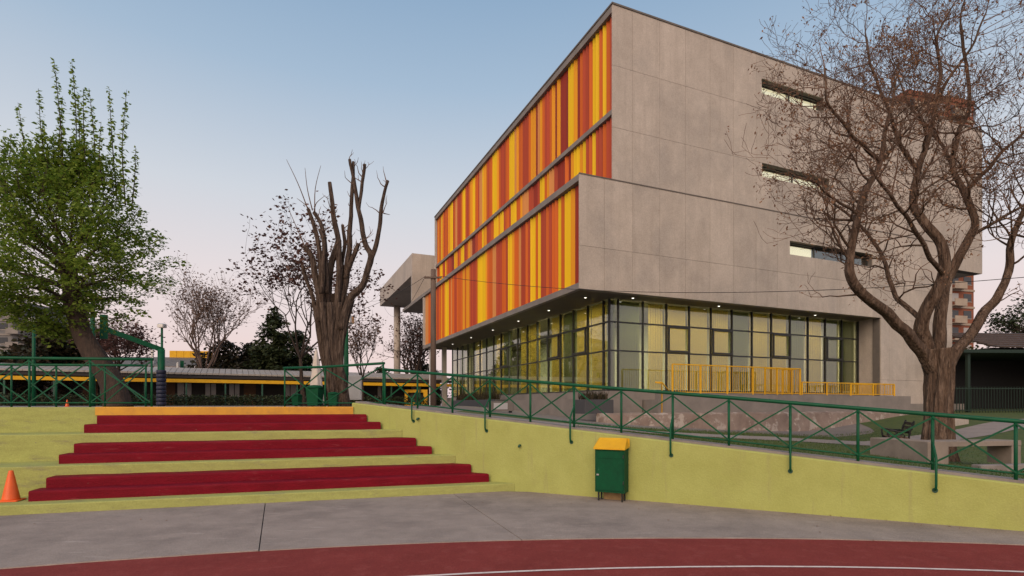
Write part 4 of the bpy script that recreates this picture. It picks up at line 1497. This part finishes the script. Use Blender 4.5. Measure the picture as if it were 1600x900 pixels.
def cone(p, h, label):
    root = thing('traffic_cone', p, 0.3, label, 'cone')
    s = h / 0.5
    MB().cbox(-0.15 * s, 0.15 * s, -0.15 * s, 0.15 * s, 0.0, 0.022 * s, 0.012 * s).build('base', M['cone_orange'], root, local=True)
    MB().lathe([(0.125 * s, 0.020 * s), (0.12 * s, 0.035 * s), (0.033 * s, 0.485 * s), (0.028 * s, 0.5 * s), (0.018 * s, 0.5 * s)], sides=28).build('body', M['cone_orange'], root, local=True, sm=True)
    return root


cn = WP + SX * (-8.07) + SN * 0.46
cone((cn.x, cn.y, RISE + 0.003), 0.47, 'large orange traffic cone on the lowest lime tier left of red steps')
cp = at(105, 633, 17.0)
cone((cp.x, cp.y, TOP - 0.01), 0.22, 'tiny orange cone on the plaza behind the left railing')

# park bench of cast iron and slats
pbx = base_at(1405, 14.2)
pbx.z += 0.03
pbench = thing('park_bench', pbx, math.radians(-28), 'black cast iron park bench half hidden by the bare tree trunk', 'bench')
for yy in (0.0, 1.25):
    e = MB()
    e.tube([Vector((-0.22, yy, 0)), Vector((-0.19, yy, 0.2)), Vector((-0.22, yy, 0.42)), Vector((-0.25, yy, 0.60)), Vector((-0.18, yy, 0.63)), Vector((0.0, yy, 0.60)), Vector((0.2, yy, 0.60))], 0.022, 8)
    e.tube([Vector((0.22, yy, 0)), Vector((0.19, yy, 0.2)), Vector((0.2, yy, 0.42)), Vector((0.25, yy, 0.7)), Vector((0.32, yy, 0.88))], 0.024, 8)
    e.tube([Vector((-0.21, yy, 0.40)), Vector((0, yy, 0.38)), Vector((0.2, yy, 0.41))], 0.02, 8)
    e.tube([Vector((-0.19, yy, 0.2)), Vector((0, yy, 0.30)), Vector((0.19, yy, 0.2))], 0.016, 8)
    e.tube([Vector((-0.1, yy, 0.4)), Vector((-0.12, yy, 0.5)), Vector((-0.03, yy, 0.58))], 0.013, 6)
    e.tube([Vector((0.1, yy, 0.4)), Vector((0.12, yy, 0.5)), Vector((0.03, yy, 0.58))], 0.013, 6)
    e.build('end_frame', M['black'], pbench, local=True, sm=True)
for k in range(4):
    MB().cbox(-0.20 + 0.105 * k, -0.12 + 0.105 * k, -0.05, 1.30, 0.425, 0.45, 0.004).build('seat_slat', M['wood'], pbench, local=True)
for k in range(3):
    x = 0.235 + 0.035 * k
    MB().bar((x, -0.05, 0.58 + 0.11 * k), (x, 1.30, 0.58 + 0.11 * k), 0.025, 0.085).build('back_slat', M['black'], pbench, local=True)

# concrete seat beneath the tree
cs0 = Vector((9.30, 11.55, 0))
cs0.z = T(9.3, 11.9) - 0.03
cseat = thing('concrete_seat', cs0, math.radians(10), 'grey concrete bench slab on blocks in front of the bare tree trunk', 'bench')
MB().cbox(-0.52, 0.0, 0.0, 1.5, 0.0, 0.53, 0.012).build('end_block', M['seat_concrete'], cseat, local=True)
MB().cbox(0.003, 1.95, 0.05, 0.60, 0.415, 0.525, 0.01).build('seat', M['seat_concrete'], cseat, local=True)
MB().cbox(1.70, 1.947, 0.06, 0.59, 0.0, 0.413, 0.008).build('leg', M['seat_concrete'], cseat, local=True)
kb = thing('stone_kerb', (cs0.x + 0.3, cs0.y - 0.45, T(cs0.x + .3, cs0.y - .45) - 0.05), math.radians(8), 'low pale stone edging strip in the grass below the concrete seat', 'kerb')
MB().cbox(0.0, 4.2, 0.0, 0.22, 0.0, 0.13, 0.012).build('kerb_stone', M['kerb'], kb, local=True)

# ---------------------------------------------------------------- plaza furniture, mid distance
# basketball goals
def goal(px, y, s, label, hgt=2.72):
    b = base_at(px, y)
    b.z += 0.03
    root = thing('basketball_goal', b, math.radians(35), label, 'basketball goal', 'basketball goals on the upper court')
    MB().tube([Vector((0, 0, 0)), Vector((0, 0, hgt * s))], 0.155 * s, 12).build('post', M['green_paint'], root, local=True, sm=True)
    pd = MB()
    for k in range(9):
        pd.lathe([(0.17 * s, 0.0), (0.205 * s, 0.03), (0.205 * s, 0.16), (0.17 * s, 0.19)], (0, 0, 0.02 + 0.19 * k * s), 14)
    pd.build('padding', M['navy'], root, local=True, sm=True)
    ar = MB().bar((0.1, 0, (hgt - 0.05) * s), (-2.2 * s, -0.0, (hgt + 0.82) * s), 0.16 * s, 0.22 * s)
    ar.build('arm', M['green_paint'], root, local=True)
    MB().bar((-2.20 * s, 0, (hgt + 0.35) * s), (-2.20 * s, 0, (hgt + 1.45) * s), 0.30 * s, 0.10 * s).build('board_frame', M['green_paint'], root, local=True)
    bb = MB().box(-2.62 * s, -2.56 * s, -0.9 * s, 0.9 * s, (hgt + 0.15) * s, (hgt + 1.25) * s).build('backboard', M['white_paint'], root, local=True)
    ring = [Vector((-2.9 * s + 0.23 * s * math.cos(t), 0.23 * s * math.sin(t), (hgt + 0.38) * s)) for t in [2 * math.pi * i / 16 for i in range(17)]]
    MB().tube(ring, 0.012, 6).build('rim', M['cone_orange'], bb, local=True)
    return root


goal(252, 26, 1.0, 'green basketball goal with navy padded post and arm reaching left')
goal(325, 44, 0.82, 'smaller distant basketball goal with padded post right of the nearer one', 2.9)


def lamp_post(px, ytop, y, label, dirx=0.2):
    b = base_at(px, y)
    root = thing('lamp_post', b, 0, label, 'lamp post', 'green lamp posts on the plaza')
    h = at(px, ytop, y).z - b.z
    MB().tube([Vector((0, 0, 0)), Vector((0, 0, h * 0.5)), Vector((0, 0, h))], [0.10, 0.09, 0.075], 10).build('pole', M['green_paint'], root, local=True, sm=True)
    hd = MB().cbox(-0.25, 0.25, -0.22, 0.22, h + 0.002, h + 0.28, 0.05).build('lamp_head', M['steel'], root, local=True)
    MB().box(-0.19, 0.19, -0.235, -0.222, h + 0.05, h + 0.2).build('lens', M['white_paint'], hd, local=True)
    return root


lamp_post(53, 503, 30, 'green lamp post at far left before the grey tower')
lamp_post(253, 512, 40, 'green lamp post with square head rising behind the near basketball goal')
lamp_post(145, 470, 22, 'green lamp post close behind the leaning green tree trunk')
lamp_post(541, 505, 20, 'green lamp post hidden partly behind the pollarded trunk')

# closed parasol
pz = base_at(494, 18)
par = thing('closed_parasol', pz, 0, 'closed cream parasol standing left of the pollarded trunk', 'parasol')
MB().tube([Vector((0, 0, 0.0)), Vector((0, 0, 1.95))], 0.022, 8).build('pole', M['steel'], par, local=True)
mb = MB()
prof = [(0.24, 0.10), (0.23, 0.25), (0.17, 0.9), (0.085, 1.6), (0.03, 1.92)]
n = 20
for r, z in prof:
    for k in range(n):
        a = 2 * math.pi * k / n
        rr_ = r * (1 + 0.16 * math.cos(a * 6))
        mb.v.append((rr_ * math.cos(a), rr_ * math.sin(a), z))
for i in range(len(prof) - 1):
    for k in range(n):
        j = (k + 1) % n
        mb.f.append((i * n + k, i * n + j, (i + 1) * n + j, (i + 1) * n + k))
mb.f.append(tuple(len(mb.v) - n + k for k in range(n)))
mb.f.append(tuple(range(n - 1, -1, -1)))
mb.build('canopy', M['cream_cloth'], par, local=True, sm=True)
MB().cbox(-0.25, 0.25, -0.25, 0.25, 0.0, 0.06, 0.02).build('base', M['black'], par, local=True)


def wheelie(px, y, h, label, m='bin_green'):
    b = base_at(px, y)
    b.z += 0.03
    root = thing('recycling_bin', b, R.uniform(-.3, .3), label, 'bin', 'green bins under the pollarded tree')
    w = h * 0.30
    MB().add([(-w * .8, -w * .8, .04), (w * .8, -w * .8, .04), (w * .8, w * .8, .04), (-w * .8, w * .8, .04), (-w, -w, h * .85), (w, -w, h * .85), (w, w, h * .85), (-w, w, h * .85)],
             [(3, 2, 1, 0), (4, 5, 6, 7), (0, 1, 5, 4), (1, 2, 6, 5), (2, 3, 7, 6), (3, 0, 4, 7)]).build('body', M[m], root, local=True)
    MB().lathe([(w * 1.25, h * .852), (w * 1.2, h * .92), (w * .8, h * .98), (w * .2, h)], sides=14).build('lid', M[m], root, local=True, sm=True)
    for sx in (-1, 1):
        MB().tube([Vector((sx * w * .7 - .03, w * .75, .05)), Vector((sx * w * .7 + .03, w * .75, .05))], 0.05, 10).build('wheel', M['rubber'], root, local=True)


wheelie(492, 15.4, 0.62, 'round topped green bin between the parasol and the pollarded trunk')
wheelie(464, 19.0, 0.45, 'low green bin left of the closed parasol')
wheelie(521, 15.3, 0.42, 'small green bin right at the foot of the pollarded trunk')
wb = base_at(555, 17.3)
wb.z += 0.03
cab = thing('metal_cabinet', wb, 0.1, 'pale grey metal cabinet just right of the pollarded trunk', 'cabinet')
MB().cbox(-0.19, 0.19, -0.12, 0.12, 0.22, 1.0, 0.012).build('body', M['white_paint'], cab, local=True)
MB().box(-0.16, 0.16, -0.132, -0.121, 0.26, 0.95).build('door', M['white_paint'], cab, local=True)
for sx in (-.16, .16):
    MB().box(sx - .02, sx + .02, -.02, .02, 0, .22).build('leg', M['dark_metal'], cab, local=True)

# timber utility pole and cables
ub = base_at(677, 22)
upole = thing('utility_pole', ub, 0, 'brown timber utility pole standing before the far end of the slats', 'pole')
utop = at(677, 421, 22)
MB().tube([ub, ub.lerp(utop, .5), utop], [0.125, 0.115, 0.10], 12).build('pole', M['pole_wood'], upole, sm=True)
MB().bar(utop + Vector((-.35, -.1, -.35)), utop + Vector((.35, -.1, -.35)), 0.07).build('cross_arm', M['pole_wood'], upole)


def cable(a, b, sag, label):
    pts = []
    for i in range(25):
        t = i / 24
        pts.append(a.lerp(b, t) - Vector((0, 0, sag * 4 * t * (1 - t))))
    o = MB().tube(pts, 0.009, 5).build('overhead_cable', M['black'])
    tag(o, label, 'cable')


cr_end = at(1660, 405, 15)
cable(utop + Vector((.3, -.1, -.3)), at(1660, 428, 13), 0.55, 'long black cable slung from the utility pole across the concrete face')
cable(utop + Vector((-.3, -.1, -.3)), at(430, 470, 40), 1.4, 'thin black cable dipping from the utility pole towards the pollarded tree')
cable(utop + Vector((-.3, -.1, -.28)), Bw(0.0, 41, 12.6), 1.6, 'thin black cable dipping from the utility pole to the portal roof')

# planters beside the glazing
def planter(u0, u1, v0, v1, z0, z1, label, n, h):
    c = Bw((u0 + u1) / 2, (v0 + v1) / 2, z0)
    root = thing('planter', c, BA, label, 'planter', 'dark planters beside the glazing')
    du, dv = (u1 - u0) / 2, (v1 - v0) / 2
    MB().cbox(-du, du, -dv, dv, 0, z1 - z0, 0.012).build('trough', M['planter'], root, local=True)
    rr = random.Random(int(n))
    lv = MB()
    for k in range(n):
        x, y = rr.uniform(-du * .85, du * .85), rr.uniform(-dv * .8, dv * .8)
        a = rr.uniform(0, 6.28)
        hh = h * rr.uniform(.5, 1.1)
        p = Vector((x, y, z1 - z0 - 0.02))
        q = p + Vector((math.cos(a) * hh * .4, math.sin(a) * hh * .4, hh))
        s = Vector((-math.sin(a), math.cos(a), 0)) * 0.012
        o = len(lv.v)
        m_ = p.lerp(q, .5) + Vector((0, 0, hh * .12))
        lv.v += [tuple(p - s), tuple(p + s), tuple(m_ + s), tuple(m_ - s), tuple(q)]
        lv.f += [(o, o + 1, o + 2, o + 3), (o + 3, o + 2, o + 4)]
    lv.build('foliage', M['leaf_shrub'], root, local=True)


planter(-0.2, 1.0, -0.75, 0.1, 1.34, 1.85, 'square dark planter with a grass tuft near the glazed corner', 260, 0.38)
planter(0.2, 0.95, 9.0, 16.8, 1.40, 1.95, 'long dark planter with brown green grasses along the glazing', 1500, 0.5)
acb = base_at(783, 20.5)
acb.z += 0.02
acu = thing('air_unit', acb, math.radians(23), 'silver metal air unit on the grass beside the glazing', 'air unit')
MB().cbox(-0.45, 0.45, -0.15, 0.18, 0.06, 0.42, 0.015).build('casing', M['roof_grey'], acu, local=True)
MB().box(-0.36, 0.2, -0.16, -0.151, 0.12, 0.36).build('grille', M['steel'], acu, local=True)
for sx in (-.38, .38):
    MB().box(sx - .03, sx + .03, -.1, .1, -0.01, .06).build('foot', M['dark_metal'], acu, local=True)

# yellow kiosk beyond the column
kb_ = base_at(650, 46)
kio = thing('yellow_kiosk', kb_, 0.1, 'low yellow kiosk with dark serving opening behind the ramp railing', 'kiosk')
MB().box(-0.95, 0.95, 0.05, 0.9, 0.0, 0.35).box(-0.95, 0.95, 0.05, 0.9, 1.15, 1.4).box(-0.95, -0.7, 0.051, 0.9, 0.35, 1.15).box(0.62, 0.95, 0.051, 0.9, 0.35, 1.15).build('frame', M['yellow_paint'], kio, local=True)
MB().box(-0.7, 0.62, 0.5, 0.55, 0.351, 1.149).build('opening', M['black'], kio, local=True)

# ---------------------------------------------------------------- low covered walkway across the background
A_, B_ = Vector((-36, 31.0)), Vector((-5.2, 47.0))
wd = (B_ - A_).normalized()
wang = math.atan2(wd.y, wd.x)
LW = (B_ - A_).length
zb = TOP - 0.03
low = thing('classroom_block', (A_.x, A_.y, zb), wang, 'long low classroom block with pale roof edge and yellow beam across the background', 'building')
rf = MB()
nr = 90
for i in range(nr):
    x0, x1 = LW * i / nr, LW * (i + 1) / nr
    rf.add([(x0, 0, 2.34), (x1 - 0.03, 0, 2.34), (x1 - 0.03, 3.2, 2.86), (x0, 3.2, 2.86), (x0, 0, 2.22), (x1 - 0.03, 0, 2.22), (x1 - .03, 3.2, 2.74), (x0, 3.2, 2.74)],
           [(0, 1, 2, 3), (7, 6, 5, 4), (4, 5, 1, 0), (5, 6, 2, 1), (6, 7, 3, 2), (7, 4, 0, 3)])
    rf.box(x1 - 0.03, x1, 0.02, 3.2, 2.25, 2.33)
rfo = rf.build('roof', M['roof_sheet'], low, local=True)
MB().box(0, LW, 0.12, 0.34, 1.66, 1.90).build('beam', M['yellow_paint'], low, local=True)
MB().box(0, LW, 0.10, 0.22, 1.98, 2.2).build('fascia', M['core'], low, local=True)
for i in range(15):
    x = 0.4 + (LW - 0.8) * i / 14
    MB().box(x - 0.05, x + 0.05, 0.18, 0.28, 0, 1.66).build('post', M['green_dull'], low, local=True)
MB().box(0, LW, 3.0, 3.2, 0, 2.7).build('wall', M['core'], low, local=True)
for i, x in enumerate((3, 6.5, 10.5, 14.2, 16.0, 17.6, 21.5, 25, 29, 32)):
    wv_ = 0.7 if i % 3 else 0.9
    wf = MB().box(x, x + wv_, 2.94, 2.999, 0.7, 1.7).build('window', M['pane_pale'], low, local=True)
    MB().box(x + wv_ / 2 - 0.03, x + wv_ / 2 + 0.03, 2.92, 2.939, 0.7, 1.7).build('mullion', M['dark_metal'], wf, local=True)
for x in (8.6, 13.2, 18.6, 27):
    MB().box(x, x + 0.85, 2.95, 2.998, 0.02, 1.75).build('door', M['wood'], low, local=True)
hedge = thing('hedge', (A_.x + wd.x * 12, A_.y + wd.y * 12 - 1.5, zb), wang, 'low dark hedge running before the classroom block', 'hedge')
rr = random.Random(9)
lv = MB()
leaf_quads(lv, [Vector((rr.uniform(-6, 22), rr.gauss(0, .35), rr.uniform(0.05, 0.75))) for _ in range(9000)], 0.16, rr, 0.7, 1.6, 0.1)
lv.build('foliage', M['leaf_conifer'], hedge, local=True)

# grey roofed hall behind it with a yellow gable strip
hl = thing('hall', (-41.5, 52, zb), math.radians(8), 'grey corrugated roofed hall with yellow upper strip and white flue', 'building')
rf = MB()
for i in range(36):
    x = i * 0.5 - 8
    rf.add([(x, 0, 3.9), (x + 0.46, 0, 3.9), (x + 0.46, 6, 5.25), (x, 6, 5.25), (x, 0, 3.8), (x + 0.46, 0, 3.8), (x + .46, 6, 5.15), (x, 6, 5.15)],
           [(0, 1, 2, 3), (7, 6, 5, 4), (4, 5, 1, 0), (5, 6, 2, 1), (6, 7, 3, 2), (7, 4, 0, 3)])
rf.build('roof', M['roof_grey'], hl, local=True)
MB().box(-8, 10, 0.3, 6, 0, 3.8).build('wall', M['cream_wall'], hl, local=True)
for i in range(6):
    MB().box(5.4 + i * 0.72, 5.4 + i * 0.72 + 0.69, 5.9, 6.1, 5.2, 5.95).build('panel', M['yellow_paint'], hl, local=True)
MB().tube([Vector((5.8, 1.5, 4.1)), Vector((5.8, 1.5, 5.9))], 0.12, 10).build('flue', M['white_paint'], hl, local=True)


# ---------------------------------------------------------------- towers
def tower(name, label, c, rz, w, d, h, floors, wins, wall, band, seed, balcony=False, skip=None):
    rr = random.Random(seed)
    root = thing(name, c, rz, label, 'building')
    MB().box(-w / 2, w / 2, 0, d, 0, h).build('wall', M[wall], root, local=True)
    fh = h / floors
    ww = w / wins
    pane = {k: MB().box(-ww * .30, ww * .30, -0.02, 0.02, 0, fh * .45).mesh('pane', M[k]) for k in ('pane_dark', 'pane_pale')}
    frame = MB().box(-ww * .34, ww * .34, -0.05, 0.02, -0.08, 0).mesh('window_sill', M['concrete'])
    slab = MB().box(-w / 2 - 0.08, w / 2 + 0.08, -0.12, d + 0.1, -0.16, 0.16).mesh('floor_band', M[band])
    rail = MB().box(-ww * .46, ww * .46, -1.1, -1.0, 0, fh * .36).box(-ww * .46, ww * .46, -1.1, 0, -0.15, 0).mesh('balcony', M[band])
    for f in range(floors):
        inst(slab, 'floor_band', root, (0, 0, f * fh + 0.16 if f == 0 else f * fh))
        for k in range(wins):
            x = -w / 2 + ww * (k + 0.5)
            if balcony and k % 3 == 0:
                inst(rail, 'balcony', root, (x, 0, f * fh + 0.17))
            wi = inst(frame, 'window', root, (x, -0.02, f * fh + fh * .35))
            inst(pane[rr.choice(('pane_dark', 'pane_dark', 'pane_pale'))], 'pane', wi, (0, -0.005, 0.002))
    MB().box(-w / 2 - .1, w / 2 + .1, -.14, d + .12, h + .001, h + 0.7).build('parapet', M[wall], root, local=True)
    return root


tower('apartment_tower', 'grey apartment tower at the far left edge behind the trees', Vector((-97.4, 95, 1.5)), math.radians(0), 24, 14, 17.5, 7, 10, 'tower_grey', 'concrete_slab', 1, True)
tower('brick_tower', 'red brick apartment tower rising behind the concrete building at right', Vector((68.0, 86, 1.0)), math.radians(14), 13.5, 14, 49, 18, 5, 'brick_red', 'cream_wall', 2, True)

# ---------------------------------------------------------------- dark shelter at the right edge
sb = base_at(1555, 27)
sh = thing('shelter', (sb.x, sb.y, sb.z), math.radians(4), 'dark open shelter with green posts and tiled roof at right edge', 'shelter')
Zs = at(1555, 552, 27).z - sb.z
for x in (-1.45, 2.2, 5.8):
    MB().box(x - 0.07, x + 0.07, -0.07, 0.07, 0, Zs).build('post', M['shelter_shaded_green'], sh, local=True)
MB().box(-1.9, 7, -0.25, 4.5, Zs + 0.001, Zs + 0.16).build('flat_roof', M['shelter_shaded_green'], sh, local=True)
MB().box(-1.9, 7, 4.2, 4.45, 0, Zs).box(6.8, 7, 0, 4.2, 0, Zs).build('wall', M['black'], sh, local=True)
tr = MB()
for k in range(7):
    tr.add([(0.1, 0.0 + 0.5 * k, Zs + 0.38 + 0.17 * k), (8, 0.0 + 0.5 * k, Zs + 0.38 + 0.17 * k), (8, 0.6 + 0.5 * k, Zs + 0.50 + 0.17 * k), (0.1, 0.6 + 0.5 * k, Zs + 0.50 + 0.17 * k),
            (0.1, 0.0 + 0.5 * k, Zs + 0.30 + 0.17 * k), (8, 0.0 + 0.5 * k, Zs + 0.30 + 0.17 * k), (8, 0.6 + 0.5 * k, Zs + 0.42 + 0.17 * k), (0.1, 0.6 + 0.5 * k, Zs + 0.42 + 0.17 * k)],
           [(0, 1, 2, 3), (7, 6, 5, 4), (4, 5, 1, 0), (5, 6, 2, 1), (6, 7, 3, 2), (7, 4, 0, 3)])
tr.build('tiled_roof', M['tile'], sh, local=True)
MB().box(0.4, 7.5, 0.6, 4, Zs + 0.161, Zs + 0.35).build('gable', M['core'], sh, local=True)
fn = thing('iron_fence', (sb.x - 2.4, sb.y - 0.5, sb.z), math.radians(4), 'dark green iron bar fence in front of the shelter', 'fence')
for z in (0.12, 1.18):
    MB().box(0, 9, -0.02, 0.02, z, z + 0.05).build('rail', M['shelter_shaded_green'], fn, local=True)
bar_ = MB().box(-0.012, 0.012, -0.012, 0.012, 0, 1.3).mesh('bar', M['shelter_shaded_green'])
for i in range(60):
    inst(bar_, 'bar', fn, (0.08 + 0.15 * i, 0, 0))
blk = base_at(1505, 21.5)
sbk = thing('stone_block', blk, math.radians(20), 'low pale stone block at the path just right of the trunk', 'block')
MB().cbox(-0.55, 0.35, 0, 0.5, 0.0, 0.36, 0.015).build('stone', M['concrete'], sbk, local=True)

# a few dry leaves blown against the wall foot and the steps
rf_ = random.Random(17)
lf = MB()
pts = []
for k in range(46):
    x = rf_.uniform(0.2, 7.2)
    pts.append(Vector((x, wall_y(x) - abs(rf_.gauss(0.1, 0.7)) - 0.03, 0.024)))
for k in range(16):
    q = WP + SX * rf_.uniform(-8.5, -0.3) + SN * rf_.uniform(-1.2, -0.03)
    pts.append(Vector((q.x, q.y, 0.024)))
for p in pts:
    a, s_ = rf_.uniform(0, 6.28), rf_.uniform(0.018, 0.042)
    d, e_ = Vector((math.cos(a), math.sin(a), 0)), Vector((-math.sin(a), math.cos(a), 0))
    o = len(lf.v)
    lf.v += [tuple(p), tuple(p + d * s_ * .5 + e_ * s_ * .3 + Vector((0, 0, .008))), tuple(p + d * s_ + Vector((0, 0, .003))), tuple(p + d * s_ * .5 - e_ * s_ * .3 + Vector((0, 0, .006)))]
    lf.f.append((o, o + 1, o + 2, o + 3))
tag(lf.build('fallen_leaves', M['leaf_dry']), 'small dry brown leaves scattered on the grey walkway', 'leaves', kind='stuff')
